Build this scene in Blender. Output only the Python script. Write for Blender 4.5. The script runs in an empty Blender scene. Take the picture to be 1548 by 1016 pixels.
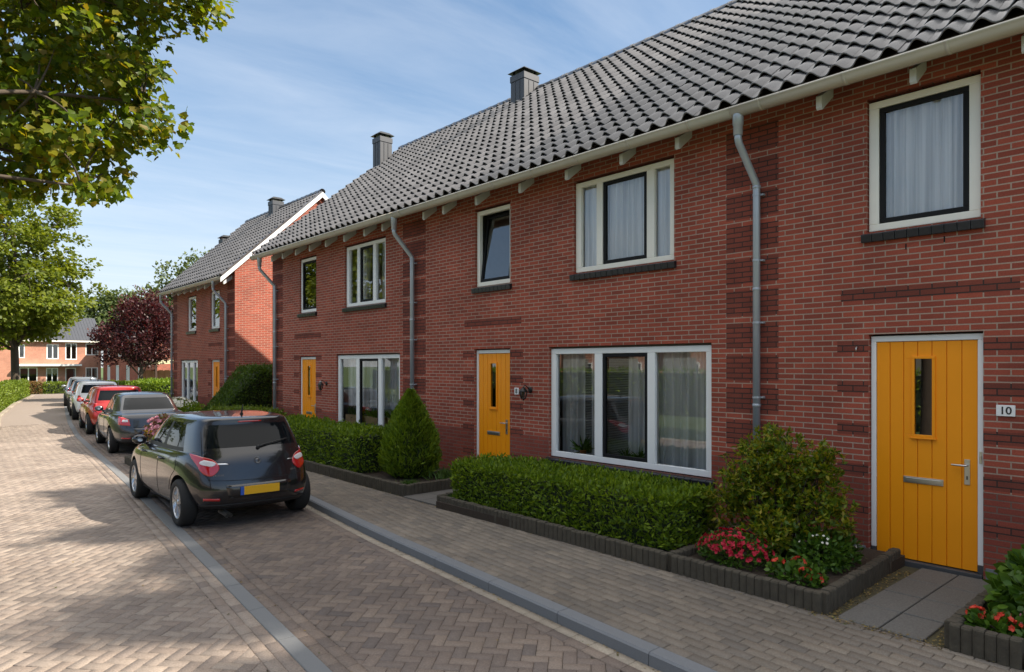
import bpy, bmesh, math, random
import numpy as np
from mathutils import Vector, Matrix
from mathutils.bvhtree import BVHTree

# ------------------------------------------------------------------ camera, sky, sun, exposure
scene = bpy.context.scene
COL = scene.collection
THETA = math.atan2(924, 1032)
cam = bpy.data.cameras.new("camera")
cam.sensor_width = 36.0
cam.lens = 24.0
cam.shift_y = 44 / 1548
cam.clip_start = 0.05
cam.clip_end = 2000
camo = bpy.data.objects.new("camera", cam)
COL.objects.link(camo)
camo.location = (-7.77, 0, 2.1)
camo.rotation_euler = (math.pi / 2, 0, -THETA)
scene.camera = camo

SUN_AZ = math.radians(140)      # clockwise from +Y
SUN_EL = math.radians(41)
sdir = Vector((math.sin(SUN_AZ) * math.cos(SUN_EL), math.cos(SUN_AZ) * math.cos(SUN_EL), math.sin(SUN_EL)))
sun = bpy.data.lights.new("sun", 'SUN')
sun.energy = 5.0
sun.angle = math.radians(0.6)
sun.color = (1.0, 0.90, 0.76)
suno = bpy.data.objects.new("sun", sun)
COL.objects.link(suno)
suno.rotation_euler = (-sdir).to_track_quat('-Z', 'Y').to_euler()
suno.location = (0, 0, 30)

world = bpy.data.worlds.new("World")
scene.world = world
world.use_nodes = True
wt = world.node_tree
for n in list(wt.nodes):
    wt.nodes.remove(n)


def wn(t, **kw):
    n = wt.nodes.new(t)
    for k, v in kw.items():
        setattr(n, k, v)
    return n


w_out = wn('ShaderNodeOutputWorld')
w_bg = wn('ShaderNodeBackground')
w_bg.inputs[1].default_value = 0.12
w_sky = wn('ShaderNodeTexSky', sky_type='NISHITA', sun_disc=False)
w_sky.sun_elevation = SUN_EL
w_sky.sun_rotation = SUN_AZ
w_sky.air_density = 1.0
w_sky.dust_density = 0.05
w_sky.ozone_density = 2.2
# wispy high cloud: noise on the direction projected on a flat cloud layer
w_geo = wn('ShaderNodeTexCoord')
w_sep = wn('ShaderNodeSeparateXYZ')
w_max = wn('ShaderNodeMath', operation='MAXIMUM'); w_max.inputs[1].default_value = 0.05
w_dx = wn('ShaderNodeMath', operation='DIVIDE')
w_dy = wn('ShaderNodeMath', operation='DIVIDE')
w_cmb = wn('ShaderNodeCombineXYZ')
wt.links.new(w_geo.outputs['Generated'], w_sep.inputs[0])
wt.links.new(w_sep.outputs[2], w_max.inputs[0])
for d, i in ((w_dx, 0), (w_dy, 1)):
    wt.links.new(w_sep.outputs[i], d.inputs[0])
    wt.links.new(w_max.outputs[0], d.inputs[1])
    wt.links.new(d.outputs[0], w_cmb.inputs[i])
w_map = wn('ShaderNodeMapping')
w_map.inputs['Rotation'].default_value = (0, 0, math.radians(35))
w_map.inputs['Scale'].default_value = (0.55, 1.7, 1)
wt.links.new(w_cmb.outputs[0], w_map.inputs[0])
w_no = wn('ShaderNodeTexNoise')
w_no.inputs['Scale'].default_value = 0.9
w_no.inputs['Detail'].default_value = 9
w_no.inputs['Roughness'].default_value = 0.6
w_no.inputs['Distortion'].default_value = 0.5
wt.links.new(w_map.outputs[0], w_no.inputs['Vector'])
w_rmp = wn('ShaderNodeValToRGB')
w_rmp.color_ramp.elements[0].position = 0.36
w_rmp.color_ramp.elements[0].color = (0, 0, 0, 1)
w_rmp.color_ramp.elements[1].position = 0.95
w_rmp.color_ramp.elements[1].color = (0.48, 0.48, 0.48, 1)
wt.links.new(w_no.outputs['Fac'], w_rmp.inputs[0])
w_mix = wn('ShaderNodeMix', data_type='RGBA')
# bright cloud sheet added overhead, above the frame, to fill the shaded fronts
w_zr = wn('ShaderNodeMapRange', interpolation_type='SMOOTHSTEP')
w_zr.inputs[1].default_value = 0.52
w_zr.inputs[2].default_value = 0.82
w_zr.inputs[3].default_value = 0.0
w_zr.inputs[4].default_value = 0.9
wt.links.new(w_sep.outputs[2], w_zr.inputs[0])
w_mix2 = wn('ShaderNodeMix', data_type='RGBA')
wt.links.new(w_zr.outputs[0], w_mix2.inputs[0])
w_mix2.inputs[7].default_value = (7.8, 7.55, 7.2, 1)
wt.links.new(w_rmp.outputs[0], w_mix.inputs[0])
w_gam = wn('ShaderNodeGamma')
w_gam.inputs[1].default_value = 0.72
wt.links.new(w_sky.outputs[0], w_gam.inputs[0])
w_hsv = wn('ShaderNodeHueSaturation')
w_hsv.inputs['Saturation'].default_value = 1.22
w_hsv.inputs['Value'].default_value = 1.2
wt.links.new(w_gam.outputs[0], w_hsv.inputs['Color'])
# pale hazy band towards the horizon
w_hz = wn('ShaderNodeMapRange', interpolation_type='SMOOTHSTEP')
w_hz.inputs[1].default_value = 0.0
w_hz.inputs[2].default_value = 0.40
w_hz.inputs[3].default_value = 0.72
w_hz.inputs[4].default_value = 0.0
wt.links.new(w_sep.outputs[2], w_hz.inputs[0])
w_mh = wn('ShaderNodeMix', data_type='RGBA')
w_mh.inputs[7].default_value = (3.45, 3.85, 4.45, 1)
wt.links.new(w_hz.outputs[0], w_mh.inputs[0])
wt.links.new(w_hsv.outputs[0], w_mh.inputs[6])
wt.links.new(w_mh.outputs[2], w_mix.inputs[6])
w_mix.inputs[7].default_value = (4.6, 4.85, 5.2, 1)
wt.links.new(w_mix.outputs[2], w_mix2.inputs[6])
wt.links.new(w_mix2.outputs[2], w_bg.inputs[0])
wt.links.new(w_bg.outputs[0], w_out.inputs[0])

scene.view_settings.view_transform = 'Standard'
scene.view_settings.look = 'None'
scene.view_settings.gamma = 1
scene.view_settings.exposure = 0.92
scene.render.engine = 'CYCLES'
scene.cycles.max_bounces = 8
scene.cycles.transparent_max_bounces = 12
scene.cycles.use_denoising = True
scene.cycles.sample_clamp_indirect = 6

RNG = np.random.default_rng(7)
random.seed(7)

# ------------------------------------------------------------------ materials
MATS = {}


def new_mat(name):
    m = bpy.data.materials.new(name)
    m.use_nodes = True
    nt = m.node_tree
    for n in list(nt.nodes):
        nt.nodes.remove(n)
    out = nt.nodes.new('ShaderNodeOutputMaterial')
    MATS[name] = m
    return m, nt, out


def nd(nt, t, inp=None, **kw):
    n = nt.nodes.new(t)
    for k, v in kw.items():
        setattr(n, k, v)
    for k, v in (inp or {}).items():
        if isinstance(v, bpy.types.NodeSocket):
            nt.links.new(v, n.inputs[k])
        else:
            n.inputs[k].default_value = v
    return n


def c4(c):
    return (c[0], c[1], c[2], 1)


def plain(name, col, rough=0.5, metal=0.0, spec=0.5, var=0.12, scale=6.0, bump=0.0, bscale=60.0, coat=0.0, stretch=(1, 1, 1)):
    """principled paint/stone/metal with a little procedural variation"""
    m, nt, out = new_mat(name)
    tc = nd(nt, 'ShaderNodeTexCoord')
    mp = nd(nt, 'ShaderNodeMapping', {0: tc.outputs['Object'], 'Scale': stretch})
    no = nd(nt, 'ShaderNodeTexNoise', {'Vector': mp.outputs[0], 'Scale': scale, 'Detail': 6, 'Roughness': 0.6})
    a = tuple(max(0, x * (1 - var)) for x in col)
    b = tuple(min(1, x * (1 + var)) for x in col)
    mx = nd(nt, 'ShaderNodeMix', {0: no.outputs['Fac'], 6: c4(a), 7: c4(b)}, data_type='RGBA')
    p = nd(nt, 'ShaderNodeBsdfPrincipled', {'Base Color': mx.outputs[2], 'Roughness': rough, 'Metallic': metal,
                                           'Specular IOR Level': spec, 'Coat Weight': coat, 'Coat Roughness': 0.04})
    if bump:
        n2 = nd(nt, 'ShaderNodeTexNoise', {'Vector': mp.outputs[0], 'Scale': bscale, 'Detail': 4})
        bp = nd(nt, 'ShaderNodeBump', {'Height': n2.outputs['Fac'], 'Strength': bump, 'Distance': 0.01})
        nt.links.new(bp.outputs[0], p.inputs['Normal'])
    nt.links.new(p.outputs[0], out.inputs[0])
    return m


def brick_mat(name, c1, c2, mortar, bw=0.22, rh=0.0625, ms=0.009, dirt=0.25, rough=0.85):
    m, nt, out = new_mat(name)
    uv = nd(nt, 'ShaderNodeUVMap')
    br = nd(nt, 'ShaderNodeTexBrick', {'Vector': uv.outputs[0], 'Color1': c4(c1), 'Color2': c4(c2), 'Mortar': c4(mortar),
                                      'Scale': 1.0, 'Mortar Size': ms, 'Mortar Smooth': 0.15, 'Bias': -0.1,
                                      'Brick Width': bw, 'Row Height': rh})
    no = nd(nt, 'ShaderNodeTexNoise', {'Vector': uv.outputs[0], 'Scale': 0.8, 'Detail': 8, 'Roughness': 0.65})
    nf = nd(nt, 'ShaderNodeTexNoise', {'Vector': uv.outputs[0], 'Scale': 70.0, 'Detail': 3})
    r = nd(nt, 'ShaderNodeMapRange', {0: no.outputs['Fac'], 1: 0.25, 2: 0.75, 3: 1 - dirt, 4: 1 + dirt})
    r2 = nd(nt, 'ShaderNodeMapRange', {0: nf.outputs['Fac'], 1: 0.2, 2: 0.8, 3: 0.82, 4: 1.18})
    mu = nd(nt, 'ShaderNodeMath', {0: r.outputs[0], 1: r2.outputs[0]}, operation='MULTIPLY')
    vm = nd(nt, 'ShaderNodeVectorMath', {0: br.outputs['Color'], 3: mu.outputs[0]}, operation='SCALE')
    inv = nd(nt, 'ShaderNodeMath', {0: 1.0, 1: br.outputs['Fac']}, operation='SUBTRACT')
    ad = nd(nt, 'ShaderNodeMath', {0: nf.outputs['Fac'], 1: 0.25, 2: inv.outputs[0]}, operation='MULTIPLY_ADD')
    bp = nd(nt, 'ShaderNodeBump', {'Height': ad.outputs[0], 'Strength': 0.6, 'Distance': 0.006})
    p = nd(nt, 'ShaderNodeBsdfPrincipled', {'Base Color': vm.outputs[0], 'Roughness': rough, 'Specular IOR Level': 0.3, 'Normal': bp.outputs[0]})
    nt.links.new(p.outputs[0], out.inputs[0])
    return m


def island_mat(name, cols, rough=0.85, bump=0.3, bscale=90.0, patch=0.25, spec=0.3):
    """every loose piece of the mesh (paver, tile, stone) takes its own colour from the ramp"""
    m, nt, out = new_mat(name)
    g = nd(nt, 'ShaderNodeNewGeometry')
    tc = nd(nt, 'ShaderNodeTexCoord')
    rp = nd(nt, 'ShaderNodeValToRGB', {0: g.outputs['Random Per Island']})
    el = rp.color_ramp.elements
    while len(el) < len(cols):
        el.new(0.5)
    for i, c in enumerate(cols):
        el[i].position = i / max(1, len(cols) - 1)
        el[i].color = c4(c)
    no = nd(nt, 'ShaderNodeTexNoise', {'Vector': tc.outputs['Object'], 'Scale': 0.5, 'Detail': 8, 'Roughness': 0.65})
    nf = nd(nt, 'ShaderNodeTexNoise', {'Vector': tc.outputs['Object'], 'Scale': bscale, 'Detail': 4})
    r = nd(nt, 'ShaderNodeMapRange', {0: no.outputs['Fac'], 1: 0.3, 2: 0.7, 3: 1 - patch, 4: 1 + patch})
    r2 = nd(nt, 'ShaderNodeMapRange', {0: nf.outputs['Fac'], 1: 0.25, 2: 0.75, 3: 0.75, 4: 1.25})
    mu = nd(nt, 'ShaderNodeMath', {0: r.outputs[0], 1: r2.outputs[0]}, operation='MULTIPLY')
    vm = nd(nt, 'ShaderNodeVectorMath', {0: rp.outputs[0], 3: mu.outputs[0]}, operation='SCALE')
    bp = nd(nt, 'ShaderNodeBump', {'Height': nf.outputs['Fac'], 'Strength': bump, 'Distance': 0.004})
    p = nd(nt, 'ShaderNodeBsdfPrincipled', {'Base Color': vm.outputs[0], 'Roughness': rough, 'Specular IOR Level': spec, 'Normal': bp.outputs[0]})
    nt.links.new(p.outputs[0], out.inputs[0])
    return m


def leaf_mat(name, cols, trans=0.35, rough=0.5, tint=(1.25, 1.2, 0.5)):
    m, nt, out = new_mat(name)
    g = nd(nt, 'ShaderNodeNewGeometry')
    rp = nd(nt, 'ShaderNodeValToRGB', {0: g.outputs['Random Per Island']})
    el = rp.color_ramp.elements
    while len(el) < len(cols):
        el.new(0.5)
    for i, c in enumerate(cols):
        el[i].position = i / max(1, len(cols) - 1)
        el[i].color = c4(c)
    p = nd(nt, 'ShaderNodeBsdfPrincipled', {'Base Color': rp.outputs[0], 'Roughness': rough, 'Specular IOR Level': 0.35})
    tm = nd(nt, 'ShaderNodeVectorMath', {0: rp.outputs[0], 1: tint}, operation='MULTIPLY')
    t = nd(nt, 'ShaderNodeBsdfTranslucent', {'Color': tm.outputs[0]})
    mx = nd(nt, 'ShaderNodeMixShader', {0: trans, 1: p.outputs[0], 2: t.outputs[0]})
    nt.links.new(mx.outputs[0], out.inputs[0])
    return m


def glass_mat(name, tint=(1, 1, 1), base=0.06, gain=1.5, rough=0.0):
    m, nt, out = new_mat(name)
    fr = nd(nt, 'ShaderNodeFresnel', {'IOR': 1.5})
    ma = nd(nt, 'ShaderNodeMath', {0: fr.outputs[0], 1: gain, 2: base}, operation='MULTIPLY_ADD', use_clamp=True)
    tr = nd(nt, 'ShaderNodeBsdfTransparent', {'Color': c4(tint)})
    gl = nd(nt, 'ShaderNodeBsdfGlossy', {'Color': (1, 1, 1, 1), 'Roughness': rough})
    mx = nd(nt, 'ShaderNodeMixShader', {0: ma.outputs[0], 1: tr.outputs[0], 2: gl.outputs[0]})
    nt.links.new(mx.outputs[0], out.inputs[0])
    return m


def cloth_mat(name, col, trans=0.5, see=(0.02, 0.5)):
    """voile: gathered pleats are dense, the stretches between them let the dark room show"""
    m, nt, out = new_mat(name)
    tc = nd(nt, 'ShaderNodeTexCoord')
    mp = nd(nt, 'ShaderNodeMapping', {0: tc.outputs['Object'], 'Scale': (0.0, 13.0, 0.22)})
    no = nd(nt, 'ShaderNodeTexNoise', {'Vector': mp.outputs[0], 'Scale': 1.0, 'Detail': 3, 'Roughness': 0.55})
    r = nd(nt, 'ShaderNodeMapRange', {0: no.outputs['Fac'], 1: 0.40, 2: 0.66, 3: see[0], 4: see[1]})
    d = nd(nt, 'ShaderNodeBsdfDiffuse', {'Color': c4(col)})
    t = nd(nt, 'ShaderNodeBsdfTranslucent', {'Color': c4(col)})
    tp = nd(nt, 'ShaderNodeBsdfTransparent')
    mx = nd(nt, 'ShaderNodeMixShader', {0: trans, 1: d.outputs[0], 2: t.outputs[0]})
    m2 = nd(nt, 'ShaderNodeMixShader', {0: r.outputs[0], 1: mx.outputs[0], 2: tp.outputs[0]})
    nt.links.new(m2.outputs[0], out.inputs[0])
    return m


M = MATS
brick_mat('brick', (0.365, 0.082, 0.049), (0.235, 0.055, 0.036), (0.38, 0.275, 0.215), ms=0.0070)
brick_mat('brick_dark', (0.240, 0.059, 0.038), (0.165, 0.045, 0.031), (0.052, 0.032, 0.027), ms=0.007)
brick_mat('brick_plinth', (0.275, 0.062, 0.040), (0.195, 0.048, 0.034), (0.17, 0.105, 0.082), ms=0.007)
brick_mat('brick_orange', (0.44, 0.155, 0.085), (0.36, 0.115, 0.065), (0.48, 0.36, 0.27))
brick_mat('brick_pale', (0.46, 0.185, 0.120), (0.38, 0.145, 0.095), (0.48, 0.34, 0.26))
plain('white_paint', (0.86, 0.87, 0.86), 0.4, var=0.04)
plain('cream_paint', (0.88, 0.85, 0.76), 0.4, var=0.05)
plain('sash_dark', (0.012, 0.012, 0.013), 0.6, spec=0.2, var=0.1)
plain('sill_tile', (0.016, 0.017, 0.022), 0.3, var=0.4, scale=14, bump=0.2)
plain('soffit_wood', (0.06, 0.035, 0.025), 0.8, var=0.3)
plain('rafter_paint', (0.66, 0.69, 0.71), 0.45, var=0.12, scale=20)
plain('gutter_zinc', (0.54, 0.50, 0.42), 0.38, var=0.12, scale=4, stretch=(1, 0.4, 1))
plain('pipe_zinc', (0.42, 0.46, 0.50), 0.38, metal=0.35, var=0.16, scale=7, stretch=(1, 1, 0.35))
plain('door_paint', (0.95, 0.330, 0.006), 0.42, spec=0.35, var=0.05, scale=3)
plain('steel', (0.62, 0.61, 0.58), 0.28, metal=0.9, var=0.06)
plain('stone_dark', (0.06, 0.062, 0.068), 0.5, var=0.3, bump=0.2)
plain('iron_black', (0.012, 0.013, 0.013), 0.4, var=0.2)
plain('lead', (0.050, 0.055, 0.066), 0.5, var=0.22, scale=5)
plain('lead_pale', (0.13, 0.135, 0.145), 0.5, var=0.22, scale=5)
plain('seam_dark', (0.01, 0.008, 0.008), 0.9)
plain('interior', (0.22, 0.21, 0.19), 0.9, var=0.15)
plain('blind', (0.55, 0.55, 0.52), 0.5, var=0.05)
plain('plate_white', (0.82, 0.82, 0.82), 0.3, var=0.03)
plain('ink', (0.012, 0.012, 0.018), 0.4, var=0.1)
plain('terracotta', (0.46, 0.15, 0.045), 0.7, var=0.15)
plain('pot_white', (0.6, 0.6, 0.58), 0.4, var=0.08)
plain('wood_box', (0.66, 0.42, 0.20), 0.6, var=0.25, scale=5)
plain('bark', (0.075, 0.056, 0.040), 0.9, var=0.4, scale=9, bump=0.8, bscale=30)
plain('twig', (0.045, 0.034, 0.022), 0.9, var=0.3, scale=20)
plain('soil', (0.040, 0.028, 0.019), 0.95, var=0.5, scale=25, bump=1.0, bscale=80)
plain('concrete', (0.17, 0.175, 0.18), 0.75, var=0.28, scale=130, bump=0.25, bscale=180)
plain('kerb_stone', (0.165, 0.175, 0.19), 0.75, var=0.30, scale=140, bump=0.25, bscale=180)
plain('path_slab', (0.125, 0.122, 0.115), 0.8, var=0.75, scale=75, bump=0.3, bscale=160)
plain('edging', (0.068, 0.058, 0.042), 0.95, var=0.6, scale=11, bump=0.6, bscale=70)
plain('joint_sand', (0.075, 0.068, 0.038), 0.95, var=0.45, scale=8, bump=0.5)
plain('grass_ground', (0.075, 0.115, 0.030), 0.95, var=0.35, scale=2.0, bump=1.0, bscale=40)
plain('roof_far', (0.055, 0.060, 0.072), 0.5, var=0.2, scale=3)
plain('carport_roof', (0.62, 0.58, 0.36), 0.6, var=0.1)
island_mat('road_brick', [(0.228, 0.182, 0.152), (0.275, 0.225, 0.188), (0.205, 0.168, 0.145), (0.305, 0.252, 0.210), (0.245, 0.200, 0.170)])
island_mat('bay_brick', [(0.150, 0.120, 0.103), (0.190, 0.150, 0.125), (0.130, 0.108, 0.098), (0.215, 0.170, 0.138), (0.165, 0.131, 0.111)])
island_mat('walk_brick', [(0.160, 0.137, 0.113), (0.200, 0.170, 0.139), (0.142, 0.125, 0.108), (0.214, 0.182, 0.147)])
island_mat('beige_brick', [(0.29, 0.245, 0.195), (0.34, 0.29, 0.23), (0.25, 0.215, 0.175)])
island_mat('roof_tile', [(0.070, 0.068, 0.073), (0.125, 0.121, 0.126), (0.092, 0.089, 0.094)], rough=0.17, bump=0.10, patch=0.22, spec=0.95)
glass_mat('glass')
glass_mat('glass_dark', (0.35, 0.38, 0.38), base=0.06, gain=1.8)
cloth_mat('curtain', (0.95, 0.96, 0.97), 0.12, (0.0, 0.5))

# ------------------------------------------------------------------ mesh helpers
ORG = {}      # world position of each top-level Empty, so parts can be written in world coordinates


class MB:
    def __init__(s):
        s.v, s.f, s.m, s.uv, s.sm = [], [], [], [], []

    def vert(s, p):
        s.v.append(tuple(p))
        return len(s.v) - 1

    def face(s, idx, m=0, uv=None, smooth=False):
        s.f.append(tuple(idx)); s.m.append(m); s.uv.append(uv); s.sm.append(smooth)

    def quad(s, a, b, c, d, m=0, uv=None, smooth=False):
        n = len(s.v)
        s.v += [tuple(a), tuple(b), tuple(c), tuple(d)]
        s.face((n, n + 1, n + 2, n + 3), m, uv, smooth)

    def box(s, x0, x1, y0, y1, z0, z1, m=0):
        p = [(x0, y0, z0), (x1, y0, z0), (x1, y1, z0), (x0, y1, z0), (x0, y0, z1), (x1, y0, z1), (x1, y1, z1), (x0, y1, z1)]
        s.hexa(p, m)

    def hexa(s, p, m=0):
        n = len(s.v)
        s.v += [tuple(q) for q in p]
        for q in ((0, 3, 2, 1), (4, 5, 6, 7), (0, 1, 5, 4), (1, 2, 6, 5), (2, 3, 7, 6), (3, 0, 4, 7)):
            uv = None
            pts = [p[i] for i in q]
            dx = max(a[0] for a in pts) - min(a[0] for a in pts)
            dy = max(a[1] for a in pts) - min(a[1] for a in pts)
            dz = max(a[2] for a in pts) - min(a[2] for a in pts)
            if dz <= min(dx, dy):
                uv = [(a[0], a[1]) for a in pts]
            elif dx <= dy:
                uv = [(a[1], a[2]) for a in pts]
            else:
                uv = [(a[0], a[2]) for a in pts]
            s.face([n + i for i in q], m, uv)

    def tube(s, pts, r, seg=10, m=0, caps=True):
        """tube through points; r number or list"""
        pts = [Vector(p) for p in pts]
        rr = r if isinstance(r, (list, tuple)) else [r] * len(pts)
        rings = []
        up = Vector((0, 0, 1))
        prev = None
        for i, p in enumerate(pts):
            d = (pts[min(i + 1, len(pts) - 1)] - pts[max(i - 1, 0)])
            if d.length < 1e-9:
                d = Vector((0, 0, 1))
            d.normalize()
            if prev is None:
                a = d.cross(up)
                if a.length < 0.05:
                    a = d.cross(Vector((1, 0, 0)))
                a.normalize()
            else:
                a = prev - d * prev.dot(d)
                if a.length < 1e-6:
                    a = d.cross(up)
                a.normalize()
            prev = a
            b = d.cross(a)
            ring = []
            for k in range(seg):
                t = 2 * math.pi * k / seg
                ring.append(s.vert(p + (a * math.cos(t) + b * math.sin(t)) * rr[i]))
            rings.append(ring)
        for i in range(len(rings) - 1):
            for k in range(seg):
                s.face((rings[i][k], rings[i][(k + 1) % seg], rings[i + 1][(k + 1) % seg], rings[i + 1][k]), m, smooth=True)
        if caps:
            s.face(rings[0][::-1], m)
            s.face(rings[-1], m)

    def lathe(s, prof, origin, axis='z', seg=24, m=0, a0=0, a1=2 * math.pi):
        """prof: list of (radius, height)"""
        o = Vector(origin)
        full = abs(a1 - a0 - 2 * math.pi) < 1e-6
        n = seg if full else seg + 1
        rings = []
        for r, h in prof:
            ring = []
            for k in range(n):
                t = a0 + (a1 - a0) * k / seg
                c, d = r * math.cos(t), r * math.sin(t)
                if axis == 'z':
                    q = Vector((c, d, h))
                elif axis == 'y':
                    q = Vector((c, h, d))
                else:
                    q = Vector((h, c, d))
                ring.append(s.vert(o + q))
            rings.append(ring)
        for i in range(len(rings) - 1):
            for k in range(n if full else n - 1):
                k2 = (k + 1) % n
                s.face((rings[i][k], rings[i][k2], rings[i + 1][k2], rings[i + 1][k]), m, smooth=True)


def obj(name, mb, mats, parent=None, label=None, bevel=0, solid=0, loc=None):
    me = bpy.data.meshes.new(name)
    o3 = (0, 0, 0)
    if parent is not None:
        top = parent
        while top.parent:
            top = top.parent
        o3 = ORG.get(top.name, (0, 0, 0))
    elif loc is not None:
        o3 = loc
    vs = [(a - o3[0], b - o3[1], c - o3[2]) for a, b, c in mb.v]
    me.from_pydata(vs, [], mb.f)
    if not isinstance(mats, (list, tuple)):
        mats = [mats]
    for m in mats:
        me.materials.append(MATS[m] if isinstance(m, str) else m)
    me.polygons.foreach_set('material_index', mb.m)
    me.polygons.foreach_set('use_smooth', mb.sm)
    if any(u is not None for u in mb.uv):
        uvl = me.uv_layers.new(name='UVMap')
        arr = []
        for f, u in zip(mb.f, mb.uv):
            arr += [c for q in (u if u is not None else [(0, 0)] * len(f)) for c in q]
        uvl.data.foreach_set('uv', arr)
    me.update()
    o = bpy.data.objects.new(name, me)
    COL.objects.link(o)
    if parent is not None:
        o.parent = parent
    elif loc is not None:
        o.location = loc
    if label:
        o['label'] = label
    if bevel:
        b = o.modifiers.new('bevel', 'BEVEL')
        b.width = bevel; b.segments = 2; b.limit_method = 'ANGLE'
    if solid:
        b = o.modifiers.new('solid', 'SOLIDIFY')
        b.thickness = solid
    return o


def thing(name, label, cat, loc=(0, 0, 0), rotz=0, group=None):
    o = bpy.data.objects.new(name, None)
    o.empty_display_size = 0.2
    COL.objects.link(o)
    o.location = loc
    o.rotation_euler = (0, 0, rotz)
    o['label'] = label; o['category'] = cat
    if group:
        o['group'] = group
    if rotz == 0:
        ORG[o.name] = tuple(loc)
    return o


def tag(o, label, cat, group=None):
    o['label'] = label; o['category'] = cat
    if group:
        o['group'] = group
    return o


def struct(name, mb, mats, kind='structure'):
    o = obj(name, mb, mats)
    o['kind'] = kind
    return o


def np_mesh(name, verts, loops, starts, mats, matidx=None, smooth=False, parent=None, loc=None):
    """fast mesh from numpy arrays"""
    o3 = np.zeros(3)
    if parent is not None:
        top = parent
        while top.parent:
            top = top.parent
        o3 = np.array(ORG.get(top.name, (0, 0, 0)))
    elif loc is not None:
        o3 = np.array(loc)
    verts = np.asarray(verts, dtype=np.float32) - o3.astype(np.float32)
    me = bpy.data.meshes.new(name)
    me.vertices.add(len(verts))
    me.vertices.foreach_set('co', verts.ravel())
    me.loops.add(len(loops))
    me.loops.foreach_set('vertex_index', np.asarray(loops, dtype=np.int32))
    me.polygons.add(len(starts))
    me.polygons.foreach_set('loop_start', np.asarray(starts, dtype=np.int32))
    if not isinstance(mats, (list, tuple)):
        mats = [mats]
    for m in mats:
        me.materials.append(MATS[m])
    if matidx is not None:
        me.polygons.foreach_set('material_index', np.asarray(matidx, dtype=np.int32))
    if smooth:
        me.polygons.foreach_set('use_smooth', np.ones(len(starts), dtype=bool))
    me.update(calc_edges=True)
    me.validate()
    o = bpy.data.objects.new(name, me)
    COL.objects.link(o)
    if parent is not None:
        o.parent = parent
    elif loc is not None:
        o.location = loc
    return o


def lerp_tab(t, xs, ys):
    return float(np.interp(t, xs, ys))

# ------------------------------------------------------------------ street layout (x as a function of distance y)
def strip_l(y): return lerp_tab(y, [-12, 4.53, 8.0, 13.2, 24.2, 29.9, 36, 45, 60], [-7.2, -5.64, -5.30, -4.79, -3.84, -3.15, -2.3, -1.0, 1.2])
def strip_r(y): return strip_l(y) + 0.145
def kerb_b(y): return lerp_tab(y, [-12, 2.5, 7.5, 10.26, 18, 24, 30, 36, 45, 60], [-4.85, -3.66, -3.23, -2.90, -2.2, -1.62, -0.95, -0.1, 1.3, 3.6])
def kerb_f(y): return kerb_b(y) - 0.15
def road_l(y): return lerp_tab(y, [-12, 17, 24, 28.3, 35.6, 46, 53, 60], [-9.0, -8.2, -6.35, -5.31, -4.62, -3.05, -1.75, -0.4])
ZR, ZW = -0.06, 0.03            # road and pavement levels
YN, YF = -6.0, 58.0


def ribbon(mb, fa, fb, y0, y1, z, m=0, step=1.0):
    n = max(1, int(math.ceil((y1 - y0) / step)))
    for i in range(n):
        a, b = y0 + (y1 - y0) * i / n, y0 + (y1 - y0) * (i + 1) / n
        mb.quad((fa(a), a, z), (fb(a), a, z), (fb(b), b, z), (fa(b), b, z), m)


g = MB()
NG = 24
for i in range(NG):
    for j in range(NG):
        x0, x1 = -700 + 1400 * i / NG, -700 + 1400 * (i + 1) / NG
        y0, y1 = -700 + 1400 * j / NG, -700 + 1400 * (j + 1) / NG
        g.quad((x0, y0, -0.15), (x1, y0, -0.15), (x1, y1, -0.15), (x0, y1, -0.15))
struct('ground', g, 'grass_ground')
g = MB(); ribbon(g, lambda y: road_l(y) - 0.1, strip_l, YN, YF, ZR - 0.016)
ribbon(g, strip_r, kerb_f, YN, YF, ZR - 0.016)
struct('road_bed', g, 'joint_sand')
g = MB(); ribbon(g, lambda y: kerb_b(y), lambda y: 1.2 if y < 40 else kerb_b(y) + 3.0, YN, YF, ZW - 0.016)
struct('pavement_bed', g, 'joint_sand')


def clip(poly, px, py, nx, ny):
    out = []
    for i in range(len(poly)):
        a, b = poly[i], poly[(i + 1) % len(poly)]
        da = (a[0] - px) * nx + (a[1] - py) * ny
        db = (b[0] - px) * nx + (b[1] - py) * ny
        if da >= 0:
            out.append(a)
        if da * db < 0:
            t = da / (da - db)
            out.append((a[0] + (b[0] - a[0]) * t, a[1] + (b[1] - a[1]) * t))
    return out


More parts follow.
